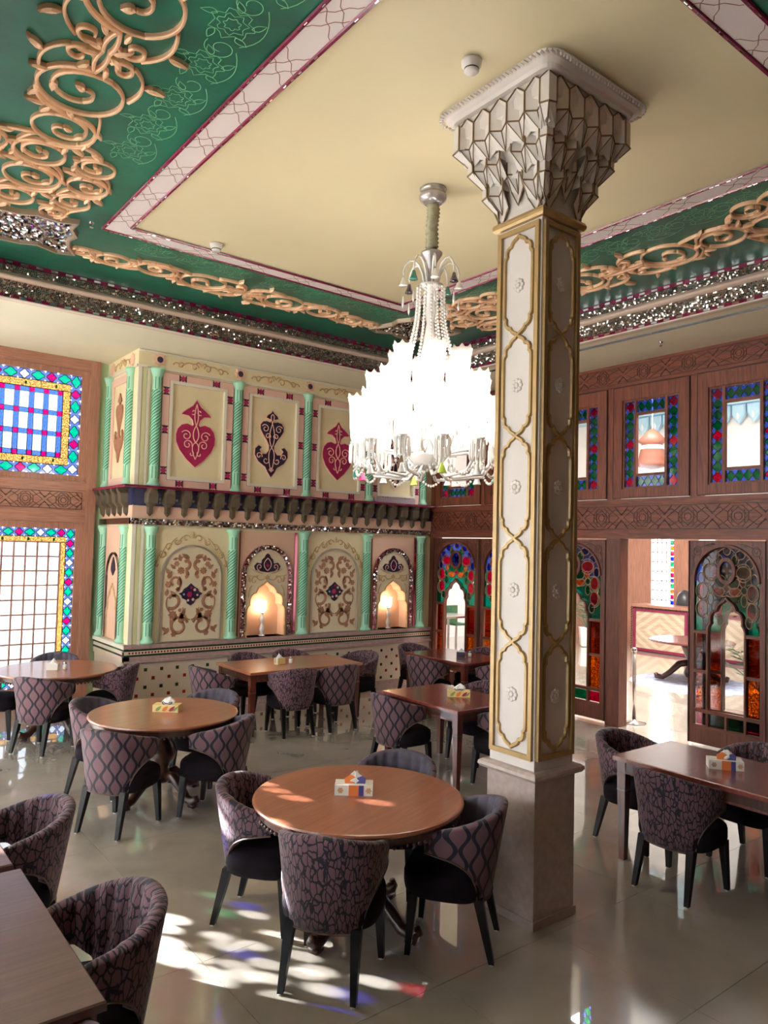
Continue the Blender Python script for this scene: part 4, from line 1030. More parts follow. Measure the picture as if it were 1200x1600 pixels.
def wall_far():
    w1, a1, b1 = far_window('window_1', 2.05, 'tall wooden window bay with blue leaded upper light and gridded lower light', True)
    w2, a2, b2 = far_window('window_2', -0.23, 'tall wooden window bay beside the one in view, off to its side', False)
    MB().prism(rect(a2, b2, 3.13, 4.52), -0.03, -0.026).build('pane', 'glass_clear', w2, FL)
    w3, a3, b3 = far_window('window_3', -2.51, 'wooden window bay out of view, with an added pierced mask that shapes sun spots', False)
    # added pierced mask out of view, holes placed to throw the sun spots
    HO = [(-2.135, 3.445, 'w'), (-1.789, 3.393, 'w'), (-2.22, 3.504, 'w'), (-2.145, 3.543, 'w'), (-2.258, 3.571, 'b'), (-2.387, 3.611, 'w'), (-2.3, 3.652, 'w'), (-2.405, 3.519, 'w'), (-2.504, 3.592, 'w'), (-2.474, 3.665, 'w'), (-2.428, 3.708, 'w'), (-2.568, 3.644, 'w'),
          (-2.67, 3.656, 'W'), (-2.569, 3.809, 'w'), (-2.646, 3.796, 'g'), (-2.128, 3.674, 'w'), (-1.972, 3.541, 'w'), (-1.998, 3.605, 'w'), (-1.963, 3.673, 'w'), (-2.298, 3.75, 'w'), (-2.238, 3.761, 'w'), (-2.404, 3.841, 'w'), (-2.389, 3.9, 'b'), (-2.205, 3.891, 'w'), (-2.024, 3.899, 'b'), (-1.942, 3.937, 'w'),
          (-2.192, 3.989, 'r'), (-2.181, 4.054, 'b'), (-1.851, 3.326, 'g'), (-1.698, 3.328, 'b'), (-2.576, 3.935, 'b'), (-2.07, 3.262, 'W'), (-2.335, 3.381, 'W'), (-2.49, 3.491, 'W'), (-2.19, 3.30, 'W'), (-2.42, 3.44, 'W'), (-1.66, 4.099, 'w'), (-1.837, 4.271, 'w'), (-1.75, 4.18, 'w'), (-1.68, 4.44, 'w'), (-1.645, 3.20, 'g'),
          (-3.30, 4.17, 'W'), (-3.38, 4.07, 'W'), (-3.22, 4.10, 'W'), (-2.05, 4.02, 'W'), (-2.12, 4.15, 'w'), (-1.70, 3.80, 'W'), (-1.72, 3.65, 'W'), (-3.32, 3.55, 'w'), (-3.1, 3.40, 'w'), (-2.35, 4.28, 'W'), (-2.41, 4.19, 'W'), (-2.30, 4.38, 'W')]
    RAD = {'w': 0.0165, 'W': 0.034, 'g': 0.026, 'b': 0.026, 'r': 0.02}; GL = {'w': 'glass_clear', 'W': 'glass_clear', 'g': 'glass_green', 'b': 'glass_blue', 'r': 'glass_red'}
    x0, x1, y0, y1 = a3, b3, 3.13, 4.52; s_ = 0.013; mb = MB(); nx, ny = int((x1 - x0) / s_) + 1, int((y1 - y0) / s_) + 1
    for j in range(ny):
        run_ = None
        for i in range(nx + 1):
            cx, cy = x0 + (i + 0.5) * s_, y0 + (j + 0.5) * s_
            solid = i < nx and not any((cx - hx) ** 2 + (cy - hy) ** 2 < RAD[k] ** 2 for hx, hy, k in HO)
            if solid and run_ is None: run_ = x0 + i * s_
            if not solid and run_ is not None:
                xe = x0 + i * s_; mb.add([(run_, y0 + j * s_, -0.035), (xe, y0 + j * s_, -0.035), (xe, y0 + (j + 1) * s_, -0.035), (run_, y0 + (j + 1) * s_, -0.035)], [(0, 1, 2, 3)]); run_ = None
    mb.build('sun_spot_mask', 'wood_warm', w3, FL)
    for hx, hy, k in HO: put(pane(('hole', k), circ(0, 0, RAD[k] + 0.006, 14), GL[k]), 'pane', w3, FL @ T(hx, hy, -0.038))
    # plain wall beyond
    MB().box(-4.5, -2.51 - 1.14, 0, ZS, -0.2, 0).build('wall_far', 'soffit_plaster', None, FL, kind='structure', label='short plain wall beyond the last window bay', cat='wall')
    MB().box(3.19, XS, 0, ZS, -0.2, 0.0).build('wall_far_strip', 'pale_mint', None, FL, kind='structure', label='narrow pale green strip of wall between window and painted wall', cat='wall')
wall_far()
for u in (2.05, -0.23, -2.51):
    portal((u, YL + 0.15, 3.83), 1.9, 1.5, (0, -1, 0)); portal((u, YL + 0.15, 1.33), 1.9, 2.2, (0, -1, 0))
# side with big windows towards the courtyard, and the wall behind the viewer
def wall_left():
    mb = MB(); ops = [(8.0, 10.2), (3.7, 7.2), (1.6, 2.7)]  # last, narrow opening added to lighten the column face towards the viewer
    ys = [YL] + [v for a, b in ops for v in (b, a)] + [-1.6]
    for i in range(0, len(ys), 2): mb.box(-4.7, -4.5, ys[i + 1], ys[i], 0, ZS)
    for a, b in ops: mb.box(-4.7, -4.5, a, b, 0, 0.35); mb.box(-4.7, -4.5, a, b, 4.3, ZS)
    o = mb.build('wall_left', 'soffit_plaster', kind='structure', label='plain wall with two windows and one added for light on the courtyard side', cat='wall')
    for n, (a, b) in enumerate(ops):
        MB().box(-4.62, -4.61, a, b, 0.35, 4.3).build('pane', 'glass_clear', o)
        MB().box(-4.64, -4.56, (a + b) / 2 - 0.03, (a + b) / 2 + 0.03, 0.35, 4.3).build('window_mullion', 'wood_warm', o)
        portal((-4.75, (a + b) / 2, 2.3), b - a, 3.95, (1, 0, 0))
wall_left()
MB().box(-4.5, XR + 0.2, -1.8, -1.6, 0, ZS).build('wall_front', 'wood_dark', kind='structure', label='dark wooden wall behind the viewer', cat='wall')

# ================================================================== wooden wall
def sash_window(name, yc, lab):
    """upper stained-glass window of the wooden wall"""
    u = -yc; o = empty(name, (0, 0, 0), kind='structure', label=lab, cat='window')
    F0 = FR @ T(u, 0, 0)
    MB().ring(rect(-0.54, 0.54, 2.965, 4.43), rect(-0.40, 0.40, 3.085, 4.247), -0.04, 0.035).build('sash', 'wood_mid', o, F0)
    MB().ribbon(rect(-0.535, 0.535, 2.97, 4.425), 0.02, 0.0, 0.04, closed=True).build('sash_edge', 'wood_groove', o, F0)
    MB().ring(rect(-0.40, 0.40, 3.085, 4.247), rect(-0.375, 0.375, 3.11, 4.222), -0.03, 0.015).build('bead', 'wood_mid', o, F0)
    for s in (-1, 1):
        MB().box(s * 0.219 - 0.018, s * 0.219 + 0.018, 3.085, 4.247, -0.03, 0.02).build('glazing_bar', 'wood_mid', o, F0)
    for z in (4.055, 3.262): MB().box(-0.205, 0.205, z - 0.017, z + 0.017, -0.03, 0.018).build('glazing_bar', 'wood_mid_h', o, F0)
    MB().prism(rect(-0.205, 0.205, 3.275, 4.04), -0.02, -0.016).build('pane', 'glass_clear', o, F0)
    lines = []; n = 9; z0, z1 = 3.11, 4.222; st = (z1 - z0) / n
    for s in (-1, 1):
        uc = s * 0.306
        gp = MB()
        for i in range(n):
            m = 'glass_red' if i in (0, 4, 8) else 'glass_green'
            put(pane('sq', quatre(0.0655), m), 'pane', o, F0 @ T(uc, z0 + (i + 0.5) * st, -0.014)); lines.append([(uc + x, z0 + (i + 0.5) * st + y) for x, y in quatre(0.0665)]); gap_cell(gp, uc - 0.07, uc + 0.07, z0 + i * st, z0 + (i + 1) * st, lines[-1])
        gp.build('border_pane', 'glass_blue', o, F0 @ T(0, 0, -0.014))
    for (a, b) in ((4.075, 4.222), (3.11, 3.243)):
        gp = MB()
        for i in range(4):
            uc = -0.15 + i * 0.1; put(pane('sq2', [(x * 0.76, y) for x, y in quatre(0.064)], 'glass_green'), 'pane', o, F0 @ T(uc, (a + b) / 2, -0.014)); lines.append([(uc + x * 0.76, (a + b) / 2 + y) for x, y in quatre(0.064)]); gap_cell(gp, uc - 0.05, uc + 0.05, a, b, lines[-1])
        gp.build('border_pane', 'glass_blue', o, F0 @ T(0, 0, -0.014))
    came(o, F0 @ T(0, 0, -0.014), lines, 0.008)
    return o
BLOBS = [(x, y, rx * 1.12, ry * 1.1, m) for x, y, rx, ry, m in [(-0.226, 2.058, 0.085, 0.066, 'glass_red'), (-0.094, 1.948, 0.07, 0.072, 'glass_green'), (-0.113, 2.20, 0.045, 0.055, 'glass_green'), (-0.216, 1.945, 0.036, 0.045, 'glass_peach'),
         (-0.34, 1.83, 0.058, 0.08, 'glass_red'), (-0.34, 1.63, 0.058, 0.085, 'glass_red'), (-0.235, 1.855, 0.036, 0.04, 'glass_green'), (-0.235, 1.74, 0.036, 0.06, 'glass_green'), (-0.113, 1.835, 0.075, 0.045, 'glass_peach'),
         (-0.18, 2.26, 0.06, 0.045, 'glass_blue'), (-0.31, 2.16, 0.05, 0.05, 'glass_blue'), (-0.392, 1.735, 0.018, 0.03, 'glass_clear'), (-0.37, 1.98, 0.04, 0.06, 'glass_blue'), (-0.30, 1.50, 0.04, 0.06, 'glass_teal')]]
FIELD = {}
def door_leaf(name, yc, W, lab, n0=0.0, z0=0.04):
    o = empty(name, (0, 0, 0), kind='structure', label=lab, cat='door')
    k = W / 1.06; F0 = FR @ T(-yc, 0, n0) @ Matrix.Diagonal((k, 1, 1, 1)); V, Hh = 'wood_door', 'wood_door_h'
    hw = 0.53; aw = 0.455; zt = 2.42
    oa = arch(0, aw, 0.25, 1.945, 0.42, 20); n = len(oa)
    out = []
    for i, (x, y) in enumerate(oa):
        if i == 0: out.append((-hw, z0)); continue
        if i == n - 1: out.append((hw, z0)); continue
        dx, dy = x, y - 1.2
        t = min((hw / abs(dx)) if abs(dx) > 1e-6 else 1e9, ((zt - 1.2) / dy) if dy > 1e-6 else 1e9)
        out.append((dx * t, 1.2 + dy * t))
    MB().ring(list(reversed(out)), list(reversed(oa)), -0.03, 0.02).build('leaf_frame', V, o, F0)
    MB().ribbon(oa[1:-1], 0.045, 0.0, 0.045).build('arch_moulding', V, o, F0)
    MB().ribbon([(-hw, z0), (-hw, zt), (hw, zt), (hw, z0)], 0.022, 0.0, 0.035).build('leaf_edge', 'wood_groove', o, F0)
    mb = MB()
    for sg in (1, -1):
        f = lambda p: [(sg * x, y) for x, y in p]
        mb.ribbon(f(circ(0.41, 2.30, 0.055, 10)), 0.010, 0.019, 0.024, closed=True); mb.ribbon(f(spiral(0.41, 2.30, 0.04, 0.01, 0, 400)), 0.008, 0.019, 0.024)
        mb.ribbon(f(bez((0.36, 2.34), (0.26, 2.39), (0.16, 2.385))), 0.010, 0.019, 0.024); mb.ribbon(f(bez((0.45, 2.25), (0.49, 2.15), (0.485, 2.02))), 0.010, 0.019, 0.024)
        mb.prism(f(leaf(0.30, 2.36, 0.08, 0.03, 170)), 0.019, 0.024); mb.prism(f(leaf(0.47, 2.18, 0.09, 0.03, 250)), 0.019, 0.024)
        mb.ribbon(f(spiral(0.47, 2.24, 0.03, 0.01, 90, 400)), 0.008, 0.019, 0.024)
    mb.build('spandrel_carving', 'wood_groove', o, F0)
    # lobed opening with clear glass
    ow, oz, oris = 0.262, 1.36, 0.40
    og = ogee(0, ow, 0.46, oz, oris)
    MB().ribbon(og, 0.04, -0.03, 0.03).build('ogee_frame', V, o, F0)
    MB().prism(og, -0.012, -0.008).build('pane', 'glass_clear', o, F0)
    # coloured field between ogee and arch, then blobs with their cames
    if not FIELD:
        te_o, te_i = inside(arch(0, aw, 1.36, 1.945, 0.42)), inside(ogee(0, ow, 1.0, oz, oris)); s_ = 0.011
        holes = [(sg * x, y, rx, ry) for (x, y, rx, ry, m) in BLOBS for sg in (1, -1)] + [(0, 2.31, 0.05, 0.05), (0, 2.075, 0.12, 0.145)]
        fd = {'glass_blue': MB(), 'glass_teal': MB()}
        ny_, nx_ = int(1.02 / s_), int(2 * aw / s_)
        for j in range(ny_):
            for i in range(nx_):
                x, y = -aw + (i + 0.5) * s_, 1.36 + (j + 0.5) * s_
                if not te_o(x, y) or te_i(x, y) or abs(x) + abs(y - 1.868) < 0.04: continue
                if any(((x - hx) / rx) ** 2 + ((y - hy) / ry) ** 2 < 1 for hx, hy, rx, ry in holes): continue
                h_ = s_ / 2 + 0.0003; fd['glass_blue' if y > 1.92 else 'glass_teal'].add([(x - h_, y - h_, 0), (x + h_, y - h_, 0), (x + h_, y + h_, 0), (x - h_, y + h_, 0)], [(0, 1, 2, 3)])
        for m in fd: FIELD[m] = fd[m].mesh('field_pane', m)
    for m in FIELD: put(FIELD[m], 'field_pane', o, F0 @ T(0, 0, -0.008))
    lines = []
    for (x, y, rx, ry, m) in BLOBS:
        for sg in (1, -1):
            pl = circ(0, 0, rx, 14, ry)
            put(pane(('blob', rx, ry), pl, m), 'pane', o, F0 @ T(sg * x, y, -0.008)); lines.append([(sg * x + a, y + b) for a, b in pl])
    put(pane('dia', star(0, 0, 0.045, 0.7, 4), 'glass_red'), 'pane', o, F0 @ T(0, 1.868, -0.008)); put(pane('topb', circ(0, 0, 0.05, 12, 0.05), 'glass_blue'), 'pane', o, F0 @ T(0, 2.31, -0.008))
    lines.append(star(0, 1.868, 0.045, 0.7, 4)); lines.append(circ(0, 2.31, 0.05, 12))
    came(o, F0 @ T(0, 0, -0.006), lines, 0.012, 'lead_wood')
    mb = MB()
    for sg in (1, -1):
        f = lambda p: [(sg * x, y) for x, y in p]
        mb.ribbon(f(spiral(0.33, 1.62, 0.11, 0.10, -100, 110)), 0.012, -0.01, 0.014); mb.ribbon(f(spiral(0.33, 1.83, 0.11, 0.10, -120, 120)), 0.012, -0.01, 0.014); mb.ribbon(f(spiral(0.23, 2.06, 0.11, 0.10, -140, 140)), 0.012, -0.01, 0.014)
        mb.ribbon(f(bez((0.02, 2.34), (0.16, 2.30), (0.14, 2.20))), 0.012, -0.01, 0.014); mb.ribbon(f(bez((0.0, 1.79), (0.14, 1.74), (0.22, 1.90))), 0.012, -0.01, 0.014)
    mb.build('tracery', 'lead_wood', o, F0)
    ov = circ(0, 2.075, 0.115, 20, 0.14)
    MB().ring(circ(0, 2.075, 0.13, 20, 0.155), circ(0, 2.075, 0.09, 20, 0.112), -0.01, 0.028).build('oval_frame', V, o, F0)
    md = MB().prism(circ(0, 2.075, 0.092, 16, 0.114), -0.008, -0.004).build('pane', 'glass_blue', o, F0)
    for a in range(0, 360, 45): put(pane('petal', circ(0, 0, 0.018, 8, 0.03), 'glass_red' if a % 90 else 'glass_clear'), 'pane', o, F0 @ T(0.05 * math.cos(R(a)), 2.075 + 0.065 * math.sin(R(a)), -0.001) @ Matrix.Rotation(R(a + 90), 4, 'Z'))
    put(pane('heart', circ(0, 0, 0.03, 10, 0.04), 'glass_red'), 'pane', o, F0 @ T(0, 2.075, 0.0))
    # side panes and bars
    for sg in (1, -1):
        c = sg * (ow + aw) / 2; h = (aw - ow) / 2 - 0.018
        for (a, b, m) in ((0.90, 1.33, 'glass_amber_deep'), (0.44, 0.865, 'glass_amber')):
            MB().prism(rect(c - h, c + h, a, b), -0.012, -0.008).build('pane', m, o, F0)
        for z in (1.345, 0.882): MB().box(min(sg * ow, sg * aw), max(sg * ow, sg * aw), z - 0.018, z + 0.018, -0.025, 0.022).build('glazing_bar', Hh, o, F0)
        MB().box(sg * ow - 0.016, sg * ow + 0.016, 0.25, 1.36, -0.025, 0.022).build('glazing_bar', V, o, F0)
        MB().prism(rect(c - h, c + h, 0.265, 0.395), -0.012, -0.008).build('pane', 'glass_red', o, F0)
        MB().prism(rect(min(sg * 0.022, sg * (ow - 0.02)), max(sg * 0.022, sg * (ow - 0.02)), 0.265, 0.395), -0.012, -0.008).build('pane', 'glass_green', o, F0)
        for (x0, x1) in ((0.02, ow - 0.02), (ow + 0.02, aw - 0.02)):
            MB().prism(rect(min(sg * x0, sg * x1), max(sg * x0, sg * x1), 0.075, 0.215), 0.0, 0.012, 0.012).build('wood_panel', V, o, F0)
    for z in (0.425, 0.235): MB().box(-aw, aw, z - 0.02, z + 0.02, -0.025, 0.024).build('glazing_bar', Hh, o, F0)
    MB().box(-0.016, 0.016, 0.05, 0.425, -0.025, 0.022).build('glazing_bar', V, o, F0)
    MB().box(-aw, aw, z0, 0.235, -0.03, 0.0).build('kick_panel', Hh, o, F0)
    return o
def wall_right():
    o = MB().box(-9.5, 1.8, ZS - 0.3, ZS, -0.16, 0.01).build('wall_right', 'wood_mid_h', None, FR, kind='structure', label='dark carved wooden partition with stained glass windows and doors', cat='wall')
    girih(o, FR, -9.45, -0.2, 4.49, 4.71, 0.011, period=0.62)
    MB().box(-9.5, 1.8, 2.53, 2.89, -0.16, 0.012).build('carved_frieze', 'wood_mid_h', o, FR); girih(o, FR, -9.45, -0.2, 2.565, 2.86, 0.013, period=0.62)
    MB().box(-9.5, 1.8, 2.44, 2.53, -0.16, 0.045).build('door_lintel', 'wood_mid_h', o, FR); MB().box(-9.5, 1.8, 2.89, 2.955, -0.16, 0.04).build('sill_rail', 'wood_mid_h', o, FR); MB().box(-9.5, 1.8, 4.44, 4.465, -0.16, 0.035).build('head_rail', 'wood_mid_h', o, FR)
    yc = [8.85, 7.68, 6.51, 5.335, 4.16]
    eds = [9.5] + [v for y in yc for v in (y + 0.54, y - 0.54)] + [-1.8]
    for i in range(0, len(eds), 2): MB().box(-eds[i], -eds[i + 1], 2.955, 4.44, -0.16, 0.015).build('mullion_post', 'wood_mid', o, FR)
    # posts of the door level (y ranges)
    for a, b in ((9.5, 9.39), (7.22, 7.05), (5.97, 5.76), (3.895, -1.8)): MB().box(-a, -b, 0, 2.44, -0.16, 0.02).build('door_post', 'wood_door', o, FR)
    for y in (3.0, 2.0, 1.0, 0.0): MB().prism(rect(-y - 0.4, -y + 0.4, 0.2, 2.3), 0.019, 0.035, 0.02).build('wood_panel', 'wood_mid', o, FR)
    labs = ['stained glass window of the wooden wall half hidden by the chandelier', 'stained glass window of the wooden wall behind the white column', 'stained glass window of the wooden wall just beside the column', 'second stained glass window to the right of the column, above the doorway', 'stained glass window nearest the right edge of the picture']
    for n, (y, l) in enumerate(zip(yc, labs)): sash_window('window_%d' % (n + 4), y, l)
    door_leaf('door_1', 8.86, 1.06, 'arched stained glass door beside the painted wall')
    door_leaf('door_2', 7.76, 1.06, 'arched stained glass door behind the white column')
    door_leaf('door_3', 6.51, 1.06, 'arched stained glass door between column and open doorway')
    door_leaf('door_4', 4.345, 0.90, 'arched stained glass door panel to the right of the open doorway')
    door_leaf('door_5', 4.226, 0.90, 'sliding arched door leaf standing open behind the fixed panel', -0.11)
wall_right()

# ================================================================== column
def column():
    cx, cy = 3.708, 3.178; hw = 0.182
    o = empty('column', (cx, cy, 0), label='square white column with gilt lobed panels and stalactite capital', cat='column')
    pl = MB().box(-0.188, 0.188, -0.196, 0.196, 0, 0.865).build('plinth', 'plinth_stone', o)
    MB().box(-0.20, 0.20, -0.208, 0.208, 0, 0.05).build('plinth_foot', 'plinth_stone', pl)
    # rounded cap
    mb = MB(); pr = [(0.19, 0.865), (0.225, 0.872), (0.238, 0.89), (0.235, 0.908), (0.215, 0.922), (0.18, 0.924)]
    def sq_lathe(mb, prof, c=(0, 0)):
        vs = []
        for r, z in prof: vs += [(-r, -r, z), (r, -r, z), (r, r, z), (-r, r, z)]
        fs = [(4 * i + k, 4 * i + (k + 1) % 4, 4 * i + 4 + (k + 1) % 4, 4 * i + 4 + k) for i in range(len(prof) - 1) for k in range(4)]
        fs += [(3, 2, 1, 0), tuple(range(4 * len(prof) - 4, 4 * len(prof)))]
        return mb.add(vs, fs)
    sq_lathe(mb, pr).build('plinth_cap', 'plinth_stone', o)
    MB().box(-hw, hw, -hw, hw, 0.92, 5.1).build('shaft', 'column_white', o)
    fcs = [frame((0, -hw, 0), (1, 0, 0), (0, 0, 1)), frame((-hw, 0, 0), (0, -1, 0), (0, 0, 1)), frame((0, hw, 0), (-1, 0, 0), (0, 0, 1)), frame((hw, 0, 0), (0, 1, 0), (0, 0, 1))]
    z0, z1 = 0.985, 4.315; n = 5; st = (z1 - 0.05 - (z0 + 0.05)) / n
    car = cartouche(0, 0.117, 0, st, st * 0.235)
    mc = MB().ribbon(car, 0.03, 0, 0.018, closed=True).mesh('cartouche_moulding', 'column_gold')
    mf = MB().ring(rect(-0.172, 0.172, z0, z1), rect(-0.142, 0.142, z0 + 0.03, z1 - 0.03), 0, 0.022).mesh('gilt_frame', 'column_gold')
    mr = MB()
    for k in range(8):
        a = 2 * PI * k / 8; mr.prism(circ(0.031 * math.cos(a), 0.031 * math.sin(a), 0.0165, 8), 0, 0.009, 0.005)
    mr.prism(circ(0, 0, 0.018, 10), 0, 0.013, 0.006); mr = mr.mesh('rosette', 'column_white')
    pn = MB().prism(cartouche(0, 0.105, 0.012, st - 0.012, st * 0.235), 0, 0.004).mesh('cartouche_field', 'column_white')
    for F in fcs:
        put(mf, 'gilt_frame', o, F)
        for i in range(n):
            zz = z0 + 0.05 + i * st
            q = put(mc, 'cartouche_moulding', o, F @ T(0, zz, 0)); put(mr, 'rosette', o, F @ T(0, zz + st / 2, 0.004)); put(pn, 'cartouche_field', o, F @ T(0, zz, 0))
    sq_lathe(MB(), [(hw, 4.335), (hw + 0.02, 4.338), (hw + 0.032, 4.352), (hw + 0.034, 4.37), (hw + 0.026, 4.39), (hw + 0.01, 4.40), (hw, 4.402)]).build('gilt_torus', 'column_gold', o)
    # capital: three hanging tiers of faceted cells
    mbs = MB(); sq_lathe(mbs, [(hw, 4.44), (0.20, 4.60), (0.245, 4.64), (0.25, 4.72), (0.315, 4.80), (0.32, 4.90), (0.385, 4.97), (0.39, 5.085)]); mbs.build('capital_core', 'capital_white', o)
    mb = MB(); ln = MB()
    def cell(M, w, zb, zt, d0, d1, fold=0.035, hang=False):
        """concave folded pentagon with pointed top; brackets below lean in to the tier underneath"""
        h = w / 2; zs = zt - w * 0.42
        ptsA = [(-h, zb, d0), (0, zb - (w * 0.10), d0 - fold), (h, zb, d0), (h, zs, d0), (0, zt, d0 - fold * 0.2), (-h, zs, d0), (0, zs, d0 - fold)]
        lo = [(-h, zb - 0.10, d1), (0, zb - 0.13, d1 - 0.01), (h, zb - 0.10, d1)]
        vs = [M @ Vector(p) for p in ptsA + lo] + [M @ Vector((-h, zb, d0 - 0.12)), M @ Vector((h, zb, d0 - 0.12)), M @ Vector((h, zs, d0 - 0.12)), M @ Vector((-h, zs, d0 - 0.12))]
        fs = [(0, 1, 6, 5), (1, 2, 3, 6), (5, 6, 4), (6, 3, 4), (0, 7, 8, 1), (1, 8, 9, 2), (0, 5, 13, 10), (2, 11, 12, 3), (5, 4, 13), (4, 3, 12)]
        b_ = len(mb.v)
        mb.add(vs, fs)
        q = lambda i: tuple(vs[i])
        ln.tube([q(0), q(1), q(2)], 0.006, 4); ln.tube([q(0), q(5), q(4), q(3), q(2)], 0.006, 4); ln.tube([q(0), q(8), q(2)], 0.0042, 4); ln.tube([q(1), q(8)], 0.0042, 4)
        if hang:
            t = M @ Vector((0, zb - 0.20, d1 - 0.01)); vs2 = [vs[7], vs[8], vs[9], t]
            mb.add(vs2, [(0, 3, 1), (1, 3, 2)]); ln.tube([tuple(vs2[0]), tuple(t), tuple(vs2[2])], 0.006, 4); ln.tube([q(0), q(7)], 0.004, 4); ln.tube([q(2), q(9)], 0.004, 4)
    for F in fcs:
        B = F @ T(0, 0, -hw)
        w = 0.145
        for i in range(5): cell(B, w, 4.90, 5.08, 0.405, 0.345) if False else cell(B @ T((i - 2) * w, 0, 0), w, 4.90, 5.085, 0.405, 0.34)
        for u in (-0.222, -0.105, 0.105, 0.222): cell(B @ T(u, 0, 0), 0.113, 4.745, 4.92, 0.335, 0.265)
        for u in (-0.145, 0.145): cell(B @ T(u, 0, 0), 0.125, 4.575, 4.76, 0.265, 0.205, 0.035, True)
        cell(B, 0.10, 4.66, 4.78, 0.262, 0.215, 0.03, True)
    for k in range(4):
        B = Matrix.Rotation(PI / 4 + k * PI / 2, 4, 'Z') @ frame((0, 0, 0), (1, 0, 0), (0, 0, 1))
        cell(B, 0.10, 4.89, 5.085, 0.535, 0.45, -0.04); cell(B, 0.085, 4.74, 4.92, 0.44, 0.36, -0.035); cell(B, 0.07, 4.57, 4.76, 0.345, 0.27, -0.03, True)
    mb.build('capital_cells', 'capital_white', o); ln.build('capital_lines', 'capital_line', o)
    # ceiling plate with rope edge
    def rsq(h, r, z, n=5):
        out = []
        for k, (sx, sy) in enumerate(((1, 1), (-1, 1), (-1, -1), (1, -1))):
            for i in range(n + 1):
                a = PI / 2 * k + PI / 2 * i / n; out.append((sx * (h - r) + r * math.cos(a), sy * (h - r) + r * math.sin(a), z))
        return out
    P = MB(); L = [rsq(0.43, 0.08, 5.08), rsq(0.44, 0.08, 5.10), rsq(0.47, 0.09, 5.115), rsq(0.485, 0.1, 5.13), rsq(0.49, 0.1, 5.15)]
    n_ = len(L[0])
    P.add([v for l in L for v in l], [(i * n_ + k, i * n_ + (k + 1) % n_, (i + 1) * n_ + (k + 1) % n_, (i + 1) * n_ + k) for i in range(4) for k in range(n_)] + [tuple(reversed(range(n_)))])
    cp = P.build('ceiling_plate', 'column_white', o)
    rp = MB(); loop = rsq(0.488, 0.1, 5.132, 6)
    # walk the loop and set slanted beads
    acc = []; tot = 0
    for i in range(len(loop)):
        a = Vector(loop[i]); b = Vector(loop[(i + 1) % len(loop)]); L_ = (b - a).length; k = max(1, round(L_ / 0.03))
        for j in range(k):
            p = a + (b - a) * (j / k); d = (b - a).normalized(); nrm = Vector((d.y, -d.x, 0))
            rp.tube([p - d * 0.014 + nrm * 0.012, p + nrm * 0.018 - Vector((0, 0, 0.008)), p + d * 0.014 - Vector((0, 0, 0.018))], [0.006, 0.010, 0.006], 5)
    rp.build('rope_edge', 'column_white', cp)
    return o
column()

